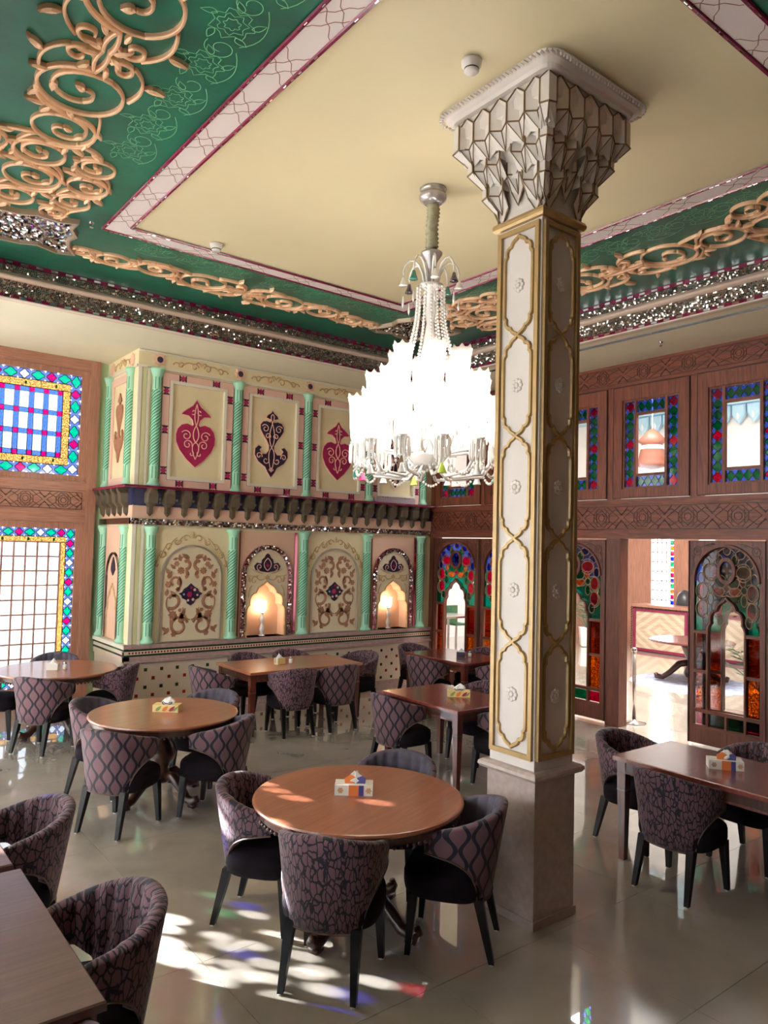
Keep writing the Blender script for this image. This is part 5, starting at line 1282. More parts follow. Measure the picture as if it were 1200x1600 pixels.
# ================================================================== chandelier
def chandelier():
    cx, cy = 3.875, 4.433
    o = empty('chandelier', (cx, cy, 2.75), label='large lit crystal chandelier with tiers of tulip glass shades', cat='chandelier')
    Z = lambda z: z - 2.75
    MB().lathe([(0.03, Z(5.02)), (0.07, Z(5.03)), (0.108, Z(5.06)), (0.115, Z(5.085)), (0.105, Z(5.105)), (0.09, Z(5.115)), (0.105, Z(5.13)), (0.11, Z(5.15))], 24).build('canopy', 'canopy_glass', o, smooth=True)
    mb = MB(); zz = 5.03; i = 0
    pr = []
    while zz > 4.64:
        pr.append((0.038 if i % 2 else 0.055, Z(zz))); zz -= 0.017; i += 1
    mb.lathe(list(reversed(pr)), 14)
    mb.v = [(x + 0.010 * math.sin(z * 23), y + 0.010 * math.cos(z * 19), z + 0.012 * math.sin(math.atan2(y, x) * 2)) for x, y, z in mb.v]
    mb.build('cable_sleeve', 'sleeve_cloth', o, smooth=True)
    MB().lathe([(0.015, Z(4.30)), (0.022, Z(4.36)), (0.03, Z(4.46)), (0.045, Z(4.55)), (0.085, Z(4.61)), (0.088, Z(4.625)), (0.03, Z(4.635))], 20).build('top_vase', 'canopy_glass', o, smooth=True)
    st = MB().lathe([(0.03, Z(2.98)), (0.05, Z(3.05)), (0.035, Z(3.2)), (0.06, Z(3.35)), (0.04, Z(3.55)), (0.065, Z(3.66)), (0.075, Z(3.78)), (0.05, Z(3.92)), (0.03, Z(4.05)), (0.045, Z(4.15)), (0.03, Z(4.3)), (0.075, Z(4.34)), (0.10, Z(4.36)), (0.02, Z(4.38))], 20).build('stem', 'crystal', o, smooth=True)
    MB().lathe([(0.01, Z(2.86)), (0.10, Z(2.90)), (0.16, Z(2.97)), (0.17, Z(3.0)), (0.03, Z(3.02))], 20).build('bottom_bowl', 'crystal', o, smooth=True)
    # plumes on top
    pm = MB(); pth = [(0.05, 0, Z(4.36)), (0.07, 0, Z(4.45)), (0.10, 0, Z(4.52)), (0.14, 0, Z(4.555)), (0.18, 0, Z(4.55)), (0.21, 0, Z(4.51)), (0.225, 0, Z(4.46)), (0.222, 0, Z(4.43))]
    pm.tube(pth, [0.010, 0.010, 0.010, 0.010, 0.010, 0.009, 0.008, 0.006], 6); pm = pm.mesh('plume', 'crystal', True)
    for k in range(8): put(pm, 'plume', o, Matrix.Rotation(2 * PI * k / 8 + 0.2, 4, 'Z'))
    # strands of beads
    sb = MB()
    for i in range(26):
        t = i / 25; r = 0.11 + 0.16 * t + 0.05 * math.sin(PI * t) * -1; z = 4.33 - 0.72 * t
        sb.ball((r, 0, Z(z)), 0.0125, 6, 4)
    sb = sb.mesh('bead_strand', 'crystal', True)
    for k in range(14): put(sb, 'bead_strand', o, Matrix.Rotation(2 * PI * k / 14, 4, 'Z'))
    bell = lambda s: [(0.004, 0.05 * s), (0.012 * s, 0.045 * s), (0.018 * s, 0.02 * s), (0.034 * s, -0.02 * s), (0.036 * s, -0.026 * s)]
    bm = {m: MB().lathe(list(reversed(bell(1.0))), 10).mesh('bell', m, True) for m in ('crystal', 'bell_green', 'bell_lime', 'bell_pink', 'bell_dark')}
    dr = MB().lathe([(0.001, -0.10), (0.011, -0.07), (0.004, 0.0)], 6).mesh('drop', 'crystal')
    for k in range(8):
        a = 2 * PI * k / 8 + 0.2; put(bm[('bell_green', 'crystal', 'bell_dark', 'crystal')[k % 4]], 'bell', o, T(0.225 * math.cos(a), 0.225 * math.sin(a), Z(4.37))); put(dr, 'drop', o, T(0.225 * math.cos(a), 0.225 * math.sin(a), Z(4.26)))
    # lit shades on arms, three tiers
    sh = MB(); seg = 24; prof = [(0.028, 0.0), (0.05, 0.02), (0.058, 0.10), (0.062, 0.20), (0.07, 0.30), (0.088, 0.36)]
    vs = []
    for r, z in prof:
        for k in range(seg):
            a = 2 * PI * k / seg; f = 1 + 0.04 * math.cos(8 * a); zz = z + (0.018 * math.cos(8 * a) if z > 0.33 else 0)
            vs.append((r * f * math.cos(a), r * f * math.sin(a), zz))
    sh.add(vs, [(i * seg + k, i * seg + (k + 1) % seg, (i + 1) * seg + (k + 1) % seg, (i + 1) * seg + k) for i in range(len(prof) - 1) for k in range(seg)])
    sh = sh.mesh('shade', 'shade_glass', True)
    bu = MB().lathe([(0.004, 0.05), (0.016, 0.06), (0.018, 0.13), (0.022, 0.18), (0.012, 0.23), (0.003, 0.25)], 8).mesh('bulb', 'bulb_lit', True)
    cup = MB().lathe([(0.006, -0.09), (0.02, -0.07), (0.012, -0.05), (0.05, -0.02), (0.06, 0.0), (0.02, 0.002)], 12).mesh('drip_cup', 'crystal', True)
    prisms = MB()
    for k in range(10):
        a = 2 * PI * k / 10; prisms.lathe([(0.002, -0.17), (0.010, -0.14), (0.008, -0.03), (0.002, -0.01)], 5, (0.055 * math.cos(a), 0.055 * math.sin(a)))
    prisms = prisms.mesh('prism_fringe', 'crystal')
    tiers = [(12, 0.56, 3.07, 0.0), (10, 0.43, 3.26, 0.16), (6, 0.27, 3.47, 0.0)]
    for (n, r, zb, off) in tiers:
        am = MB(); am.tube([(0.05, 0, Z(zb - 0.14)), (r * 0.4, 0, Z(zb - 0.26)), (r * 0.8, 0, Z(zb - 0.24)), (r * 1.0, 0, Z(zb - 0.09))], 0.014, 6); am = am.mesh('arm', 'crystal', True)
        for k in range(n):
            a = 2 * PI * (k + off) / n; x, y = r * math.cos(a), r * math.sin(a)
            put(am, 'arm', o, Matrix.Rotation(a, 4, 'Z')); s = put(sh, 'shade', o, T(x, y, Z(zb))); put(bu, 'bulb', s); put(cup, 'drip_cup', o, T(x, y, Z(zb))); put(prisms, 'prism_fringe', o, T(x, y, Z(zb)))
            if n == 12:
                put(bm[('crystal', 'crystal', 'bell_lime', 'crystal', 'bell_pink', 'bell_green')[k % 6]], 'bell', o, T(x, y, Z(zb - 0.25)))
                a2 = a + 2 * PI / n; sw = MB()
                for i in range(1, 14):
                    t = i / 14; an = a + (a2 - a) * t; sw.ball((r * 1.03 * math.cos(an), r * 1.03 * math.sin(an), Z(zb - 0.12 - 0.16 * math.sin(PI * t))), 0.0125, 6, 4)
                sw.build('bead_swag', 'crystal', o, smooth=True)
    return o
chandelier()

# ================================================================== tables
def rect_table(name, x0, x1, y0, y1, lab, top='table_wood', h=0.75):
    cx, cy = (x0 + x1) / 2, (y0 + y1) / 2; a, b = (x1 - x0) / 2, (y1 - y0) / 2
    o = empty(name, (cx, cy, 0), label=lab, cat='table', group='rectangular wooden tables')
    t = MB().prism(rect(-a, a, -b, b), h - 0.032, h, 0.006); t.build('tabletop', top, o)
    MB().ring(rect(-a + 0.03, a - 0.03, -b + 0.03, b - 0.03), rect(-a + 0.055, a - 0.055, -b + 0.055, b - 0.055), h - 0.12, h - 0.031).build('apron', 'table_dark', o)
    MB().ribbon(rect(-a + 0.03, a - 0.03, -b + 0.03, b - 0.03), 0.014, h - 0.118, h - 0.10, closed=True).build('apron_bead', 'table_red', o)
    for sx in (-1, 1):
        for sy in (-1, 1):
            px, py = sx * (a - 0.06), sy * (b - 0.06)
            l = MB().box(px - 0.037, px + 0.037, py - 0.037, py + 0.037, 0, h - 0.032, taper=0.62).build('leg', 'table_red', o)
            MB().box(px - 0.036, px + 0.036, py - 0.036, py + 0.036, 0.50, 0.512).build('leg_collar', 'table_dark', l)
    return o
def round_table(loc, r, lab, h=0.75):
    o = empty('round_table', (loc[0], loc[1], 0), R(20), label=lab, cat='table', group='round pedestal tables')
    MB().lathe([(0.01, h - 0.035), (r - 0.03, h - 0.035), (r - 0.008, h - 0.026), (r, h - 0.014), (r - 0.004, h - 0.003), (r - 0.015, h)], 72).build('tabletop', 'table_wood', o)
    MB().lathe([(r - 0.10, h - 0.085), (r - 0.045, h - 0.085), (r - 0.03, h - 0.07), (r - 0.025, h - 0.033)], 72).build('apron', 'table_dark', o)
    mb = MB()
    for k in range(96):
        a = 2 * PI * k / 96; mb.ball(((r - 0.035) * math.cos(a), (r - 0.035) * math.sin(a), h - 0.085), 0.013, 6, 4)
    mb.build('apron_beading', 'table_dark', o, smooth=True)
    MB().lathe([(0.05, 0.14), (0.085, 0.17), (0.06, 0.22), (0.05, 0.27), (0.10, 0.34), (0.115, 0.40), (0.10, 0.47), (0.055, 0.53), (0.06, 0.56), (0.10, 0.60), (0.16, 0.645), (0.2, 0.665)], 20).build('pedestal', 'table_dark', o, smooth=True)
    lm = MB().tube([(0.05, 0, 0.20), (0.14, 0, 0.21), (0.24, 0, 0.13), (0.32, 0, 0.055), (0.39, 0, 0.045), (0.43, 0, 0.07), (0.42, 0, 0.10)], [0.04, 0.042, 0.04, 0.036, 0.042, 0.034, 0.02], 8)
    lm.v = [(x, y, max(0.0, z)) for x, y, z in lm.v]
    lm.box(0.355, 0.425, -0.028, 0.028, 0, 0.03); lm = lm.mesh('leg', 'table_dark', True)
    for k in range(4): put(lm, 'leg', o, Matrix.Rotation(PI / 2 * k, 4, 'Z'))
    return o
T1, T2, T3 = (2.72, 3.67), (2.59, 6.41), (2.40, 9.18)
round_table(T1, 0.635, 'round wooden pedestal table in front of the white column')
round_table(T2, 0.64, 'round wooden pedestal table in the middle row by the tiled wainscot')
round_table(T3, 0.66, 'round wooden pedestal table close to the tall window')
rect_table('dining_table', 4.17, 5.79, 7.80, 8.71, 'long rectangular table before the painted wall with six chairs')
rect_table('dining_table', 4.85, 5.70, 5.04, 6.19, 'rectangular table just left of the white column with a tissue box', 'table_cherry')
rect_table('dining_table', 6.90, 7.75, 7.06, 8.30, 'rectangular table in the far corner by the stained glass door', 'table_cherry')
rect_table('dining_table', 4.82, 5.60, 2.03, 3.35, 'rectangular table at the right edge near the open doorway', 'table_cherry')
rect_table('dining_table', 0.0, 0.855, 2.50, 3.72, 'table top toned for window glare, filling the bottom left corner', 'table_glare')
rect_table('dining_table', 0.0, 0.835, 3.785, 4.95, 'table behind the bottom left table, only its corner in view', 'table_glare')

# ================================================================== chairs
def shell_mesh(name, m_out, m_in):
    TH, T1_ = R(114), R(50); nth = 84; nz = 7
    def z_top(t): return 0.80 - 0.13 * (abs(t) / TH) ** 1.6
    def z_bot(t):
        s = (abs(t) - T1_) / (TH - T1_)
        if s <= 0: return 0.315
        return 0.315 + 0.265 * math.sqrt(max(0, 1 - (1 - s) ** 2))
    def pt(t, z, off):
        f = (z - 0.315) / 0.485; rx = 0.245 + 0.055 * f; ry = 0.225 + 0.085 * f
        e = 0.86
        sx = math.copysign(abs(math.sin(t)) ** e, t); cyv = math.cos(t); cyv = math.copysign(abs(cyv) ** e, cyv)
        return ((rx - off) * sx, -(ry - off) * cyv + 0.0, z)
    ths = []
    for i in range(nth + 1):
        s = -1 + 2 * i / nth; ths.append(TH * s)
    th = 0.055; vs = []; uv = []; rows = []
    # outer rows bottom->top, rounded top, inner rows top->bottom
    prof = [(j / nz, 0.0) for j in range(nz + 1)] + [('t', 0.006), ('t2', th / 2), ('t', th - 0.006)] + [(j / nz, th) for j in range(nz, -1, -1)]
    for (fz, off) in prof:
        row = []
        for t in ths:
            zt, zb = z_top(t), z_bot(t)
            if fz == 't': z = zt + 0.010
            elif fz == 't2': z = zt + 0.016
            else: z = zb + (zt - zb) * fz
            o2 = off
            if off == th: o2 = th - 0.012 + 0.024 * abs(math.cos(t * 9.5)) ** 0.7 * (1 if abs(t) < TH * 0.93 else 0)
            row.append(len(vs)); vs.append(pt(t, z, o2)); uv.append((t * 0.29, z))
        rows.append(row)
    fs = []; mi = []
    R_ = len(rows)
    for i in range(R_ - 1):
        for k in range(nth):
            fs.append((rows[i][k + 1], rows[i][k], rows[i + 1][k], rows[i + 1][k + 1])); mi.append(0 if i < nz + 2 else 1)
    for k in range(nth): fs.append((rows[0][k], rows[0][k + 1], rows[-1][k + 1], rows[-1][k])); mi.append(0)
    for k, e in ((0, 1), (nth, -1)):
        loop = [rows[i][k] for i in range(R_)]; fs.append(tuple(loop if e > 0 else reversed(loop))); mi.append(0)
    me = D.meshes.new(name); me.from_pydata(vs, [], fs)
    me.materials.append(MATS[m_out]); me.materials.append(MATS[m_in])
    l = me.uv_layers.new(name='UVMap')
    for p in me.polygons:
        p.material_index = mi[p.index]; p.use_smooth = len(p.vertices) == 4
        for li in p.loop_indices: l.data[li].uv = uv[me.loops[li].vertex_index]
    me.update()
    edge = [pt(t, z_bot(t), -0.002) for t in ths]
    return me, edge
def chair_proto(m_out, m_in, lab):
    o = empty('tub_chair', (0, 0, 0), label=lab, cat='chair', group='upholstered tub chairs')
    me, edge = shell_mesh('backrest', m_out, m_in); put(me, 'backrest', o)
    pk = MB().tube(edge, 0.005, 5).build('piping', 'piping_tan', o)
    # seat cushion
    def ol(s, yf):
        out = []
        for i in range(28):
            a = 2 * PI * i / 28; c, s_ = math.cos(a), math.sin(a); e = 0.62
            x = math.copysign(abs(c) ** e, c) * 0.262; y = math.copysign(abs(s_) ** e, s_)
            y = y * (0.27 if y > 0 else 0.20); out.append((x * s, y * s + yf))
        return out
    lv = [(0.90, 0.32, 0), (0.97, 0.335, 0), (1.0, 0.37, 0), (1.0, 0.42, 0), (0.975, 0.445, 0), (0.90, 0.462, 0), (0.6, 0.472, 0), (0.2, 0.475, 0)]
    vs = []; n = 28
    for s, z, f in lv: vs += [(x, y, z) for x, y in ol(s, f)]
    fs = [(i * n + k, i * n + (k + 1) % n, (i + 1) * n + (k + 1) % n, (i + 1) * n + k) for i in range(len(lv) - 1) for k in range(n)] + [tuple(reversed(range(n))), tuple(range((len(lv) - 1) * n, len(lv) * n))]
    MB().add(vs, fs).build('seat', 'velvet_dark', o, smooth=True)
    for sx in (-1, 1):
        for (y0, y1, x0, x1) in ((0.19, 0.215, 0.20, 0.215), (-0.165, -0.245, 0.175, 0.19)):
            mb = MB(); h = 0.026; g = 0.015
            t, b = (sx * x0, y0), (sx * x1, y1)
            vs = [(b[0] + dx * g, b[1] + dy * g, 0.008) for dx, dy in ((-1, -1), (1, -1), (1, 1), (-1, 1))] + [(t[0] + dx * h, t[1] + dy * h, 0.34) for dx, dy in ((-1, -1), (1, -1), (1, 1), (-1, 1))]
            mb.add(vs, [(3, 2, 1, 0), (4, 5, 6, 7), (0, 1, 5, 4), (1, 2, 6, 5), (2, 3, 7, 6), (3, 0, 4, 7)])
            l = mb.build('leg', 'leg_black', o)
            MB().lathe([(0.016, 0.0), (0.017, 0.009)], 10, b).build('glide', 'glide', l)
    return o
LAT = chair_proto('fabric_lattice', 'velvet_slate', 'x')
CRK = chair_proto('fabric_crackle', 'fabric_crackle', 'x')
CH = [  # x, y, facing angle, fabric, label
    (2.305, 3.306, 38, 'C', 'crackle-patterned tub chair in the foreground, its back to the viewer at the front round table'),
    (2.312, 4.047, -52, 'C', 'crackle-patterned tub chair on the left of the front round table'),
    (3.046, 3.18, 129, 'L', 'dark tub chair with fluted slate lining between front round table and column'),
    (3.22, 3.97, 211, 'L', 'tub chair with fluted slate lining behind the front round table'),
    (2.07, 5.96, 32, 'L', 'lattice-patterned tub chair nearest the viewer at the middle round table'),
    (2.23, 6.86, -48, 'L', 'lattice-patterned tub chair on the window side of the middle round table'),
    (2.83, 5.84, 130, 'L', 'lattice-patterned tub chair on the right front of the middle round table'),
    (3.10, 6.67, 212, 'L', 'fluted tub chair on the far side of the middle round table'),
    (2.12, 8.555, 38, 'L', 'lattice-patterned tub chair in front of the round table by the window'),
    (2.92, 8.87, 145, 'C', 'crackle-patterned tub chair between window table and tiled wainscot'),
    (2.52, 9.82, 245, 'L', 'tub chair against the window behind the round window table'),
    (1.80, 9.40, -25, 'L', 'tub chair cut by the left edge at the window table'),
    (4.70, 7.76, 84, 'C', 'crackle-patterned tub chair at the long table, nearer the left on its front side'),
    (5.28, 7.73, 91, 'L', 'lattice-patterned tub chair at the long table, nearer the right on its front side'),
    (6.00, 8.24, 195, 'C', 'tub chair at the right-hand end of the long table'),
    (3.93, 8.22, -2, 'L', 'lattice-patterned tub chair at the left-hand end of the long table'),
    (4.66, 8.70, -90, 'C', 'left of two tub chairs between long table and painted wall'),
    (5.33, 8.73, -90, 'C', 'right of two tub chairs between long table and painted wall'),
    (4.80, 5.80, -4, 'L', 'lattice-patterned tub chair on the left of the table beside the column'),
    (5.40, 4.95, 92, 'L', 'lattice-patterned tub chair partly behind the column at its nearest table'),
    (5.78, 5.72, 182, 'C', 'tub chair on the far side of the table beside the column'),
    (6.78, 7.62, 0, 'L', 'lattice-patterned tub chair on the left of the far corner table'),
    (7.28, 8.42, -90, 'C', 'tub chair in the corner between painted wall and far corner table'),
    (7.35, 6.92, 90, 'L', 'lattice-patterned tub chair on the near side of the far corner table'),
    (7.80, 7.75, 180, 'C', 'tub chair on the door side of the far corner table'),
    (4.80, 2.79, 0, 'C', 'crackle-patterned tub chair with its back to the viewer at the right-hand table'),
    (5.26, 3.43, -88, 'C', 'crackle-patterned tub chair at the left end of the right-hand table'),
    (5.66, 2.72, 180, 'C', 'tub chair on the doorway side of the right-hand table'),
    (5.20, 1.98, 90, 'C', 'tub chair cut by the right edge of the picture'),
    (0.95, 3.08, 180, 'C', 'crackle-patterned tub chair in the bottom left corner beside the glare-toned table top'),
    (0.95, 4.38, 180, 'C', 'crackle-patterned tub chair at the left edge behind the bottom left chair'),
    (0.53, 2.44, 90, 'C', 'tub chair of which only one arm tip shows at the bottom edge'),
]
first = {'L': True, 'C': True}
for x, y, a, k, lab in CH:
    p = LAT if k == 'L' else CRK
    if first[k]:
        p.location = (x, y, 0); p.rotation_euler = (0, 0, R(a - 90)); p['label'] = lab; first[k] = False
    else: clone(p, (x, y, 0), R(a - 90), label=lab, cat='chair', group='upholstered tub chairs')

# ================================================================== things on the tables
def tissue_box(loc, rz, lab, style):
    o = empty('tissue_box', loc, R(rz), label=lab, cat='tissue box')
    a, b, h = 0.115, 0.058, 0.062
    bx = MB().box(-a, a, -b, b, 0, h).build('carton', 'box_white' if style != 'sweet' else 'box_yellow', o)
    for s in (-1, 1):
        F = frame((0, s * b, 0), (-s, 0, 0), (0, 0, 1))
        if style == 'orange':
            MB().box(-0.03, 0.03, 0.0, h, -0.001, 0.0015).build('printed_panel', 'box_orange', bx, F); MB().box(0.03, 0.06, 0.0, h, -0.001, 0.0015).build('printed_panel', 'box_blue', bx, F)
            for u in (-0.08, 0.09): MB().prism(star(u, h / 2, 0.02, 0.7, 6), -0.001, 0.0015).build('printed_flower', 'gilt_relief', bx, F)
        else:
            for u, m, r in ((-0.06, 'box_green', 0.03), (0.0, 'box_orange', 0.035), (0.06, 'rose_red', 0.03), (0.09, 'box_green', 0.02)): MB().prism(leaf(u - 0.03, 0.012, 0.07, r, 25), -0.001, 0.0015).build('printed_leaf', m, bx, F)
    if style == 'orange':
        MB().prism([(-0.035, -0.002), (0.035, -0.002), (0.038, 0.03), (0.0, 0.052), (-0.038, 0.03)], -0.002, 0.002).build('flap', 'box_orange', o, frame((-0.02, -0.02, h), (1, 0, 0), (0, 0.25, 0.968)))
        MB().prism([(-0.028, -0.002), (0.028, -0.002), (0.032, 0.03), (0.012, 0.045), (-0.03, 0.03)], -0.002, 0.002).build('flap', 'box_blue', o, frame((0.04, -0.02, h), (1, 0, 0), (0, 0.25, 0.968)))
    else:
        MB().prism(circ(0, 0, 0.045, 20, 0.03), 0, 0.003).build('emblem', 'navy', o, T(0.0, -0.012, h + 0.012) @ Matrix.Rotation(R(35), 4, 'X'))
        MB().ribbon(circ(0, 0, 0.034, 20, 0.02), 0.004, 0.003, 0.005, closed=True).build('emblem_ring', 'tissue', o, T(0.0, -0.012, h + 0.012) @ Matrix.Rotation(R(35), 4, 'X'))
    rn = random.Random(int(loc[0] * 100)); mb = MB(); n = 12; vs = []
    for i, (r, z) in enumerate(((0.03, 0), (0.035, 0.02), (0.028, 0.04), (0.006, 0.062))):
        for k in range(n):
            q = 2 * PI * k / n; f = 1 + rn.uniform(-0.35, 0.35); vs.append((r * 1.5 * f * math.cos(q), r * 0.8 * f * math.sin(q), z * (1 + rn.uniform(-0.15, 0.15))))
    mb.add(vs, [(i * n + k, i * n + (k + 1) % n, (i + 1) * n + (k + 1) % n, (i + 1) * n + k) for i in range(3) for k in range(n)] + [tuple(range(3 * n, 4 * n))])
    mb.build('tissue', 'tissue', o, T(0.01, 0.01, h - 0.003))
TZ = 0.7505
tissue_box((2.72, 3.72, TZ), -38, 'white tissue box with orange and blue print on the front round table', 'orange')
tissue_box((5.22, 2.70, TZ), -52, 'white tissue box with orange and blue print on the right-hand table', 'orange')
tissue_box((2.62, 6.42, TZ), -40, 'yellow sweet-printed tissue box on the middle round table', 'sweet')
tissue_box((5.35, 5.55, TZ), -42, 'yellow printed tissue box on the table beside the column', 'sweet')
def napkin(loc, rz, lab, m):
    o = empty('napkin_holder', loc, R(rz), label=lab, cat='napkin holder')
    MB().box(-0.06, 0.06, -0.04, 0.04, 0, 0.008).build('base', m, o)
    for s in (-1, 1): MB().box(-0.06, 0.06, s * 0.034 - 0.005, s * 0.034 + 0.005, 0.008, 0.075).build('side_plate', m, o)
    mb = MB()
    for k in range(5): mb.prism([(-0.05, 0.008), (0.05, 0.008), (0.05, 0.07), (0.0, 0.13 - 0.006 * k), (-0.05, 0.07)], -0.022 + k * 0.01, -0.019 + k * 0.01)
    mb.build('napkin', 'tissue', o, Matrix.Rotation(PI / 2, 4, 'X'))
def shaker(loc, lab, m):
    o = empty('salt_shaker', loc, 0, label=lab, cat='salt shaker')
    MB().lathe([(0.022, 0), (0.025, 0.01), (0.024, 0.05), (0.018, 0.06)], 14).build('body', m, o, smooth=True); MB().lathe([(0.019, 0.06), (0.02, 0.075), (0.012, 0.085), (0.002, 0.088)], 14).build('lid', 'steel', o, smooth=True)
napkin((2.33, 9.10, TZ), -30, 'small box of white napkins on the round window table', 'box_white'); shaker((2.45, 9.06, TZ), 'pale shaker beside the napkins on the round window table', 'box_white')
napkin((4.80, 8.22, TZ), 10, 'tan napkin holder on the long table', 'box_yellow'); shaker((4.95, 8.20, TZ), 'pale shaker on the long table beside the napkin holder', 'box_white')
napkin((7.28, 7.52, TZ), -50, 'dark napkin holder on the far corner table', 'navy'); shaker((7.40, 7.47, TZ), 'pale shaker on the far corner table', 'box_white')

# ================================================================== niche lamps and small fittings
def niche_lamp(u, lab):
    o = empty('table_lamp', (u, YW + 0.09, 0.925), label=lab, cat='lamp', group='crystal lamps in the niches')
    MB().lathe([(0.05, 0.0), (0.052, 0.012), (0.02, 0.03), (0.03, 0.06), (0.045, 0.10), (0.03, 0.15), (0.015, 0.18), (0.034, 0.20), (0.045, 0.24), (0.03, 0.28), (0.012, 0.31), (0.028, 0.33), (0.03, 0.345)], 14).build('crystal_stem', 'crystal', o, smooth=True)
    MB().lathe([(0.03, 0.345), (0.05, 0.37), (0.055, 0.43), (0.05, 0.48), (0.062, 0.505)], 16).build('lamp_shade', 'lamp_lit', o, smooth=True)
niche_lamp(5.285, 'lit crystal lamp in the niche nearer the windows'); niche_lamp(7.61, 'lit crystal lamp in the niche nearer the wooden wall')
def detector(x, y, lab):
    o = empty('smoke_detector', (x, y, ZC), label=lab, cat='smoke detector')
    MB().lathe([(0.035, -0.075), (0.045, -0.065), (0.045, -0.045), (0.058, -0.035), (0.062, -0.012), (0.062, -0.002)], 20).build('body', 'detector_white', o, smooth=True)
    MB().lathe([(0.0455, -0.06), (0.0455, -0.052)], 20).build('vent_slot', 'dark_plastic', o)
detector(2.99, 3.10, 'white smoke detector on the cream ceiling close to the column capital'); detector(3.02, 6.63, 'white smoke detector on the cream ceiling near its far border')
def sprinkler(x, y, z, lab):
    o = empty('sprinkler', (x, y, z), label=lab, cat='sprinkler')
    MB().lathe([(0.02, -0.012), (0.024, -0.002)], 12).build('rosette', 'steel', o); MB().lathe([(0.006, -0.045), (0.006, -0.012)], 8).build('nozzle', 'steel', o); MB().lathe([(0.018, -0.05), (0.018, -0.045)], 10).build('deflector', 'steel', o)
sprinkler(7.85, 4.85, ZS, 'small ceiling sprinkler in front of the wooden wall'); sprinkler(1.93, 6.93, ZC - 0.004, 'tiny sprinkler head at the corner of the green ceiling band')
lb = MB().box(7.15, 7.95, YW - 0.13, YW - 0.04, 2.968, 3.05).build('light_bar', 'lilac_grey', label='long grey light housing lying on the wall ledge behind the chandelier', cat='light fitting')

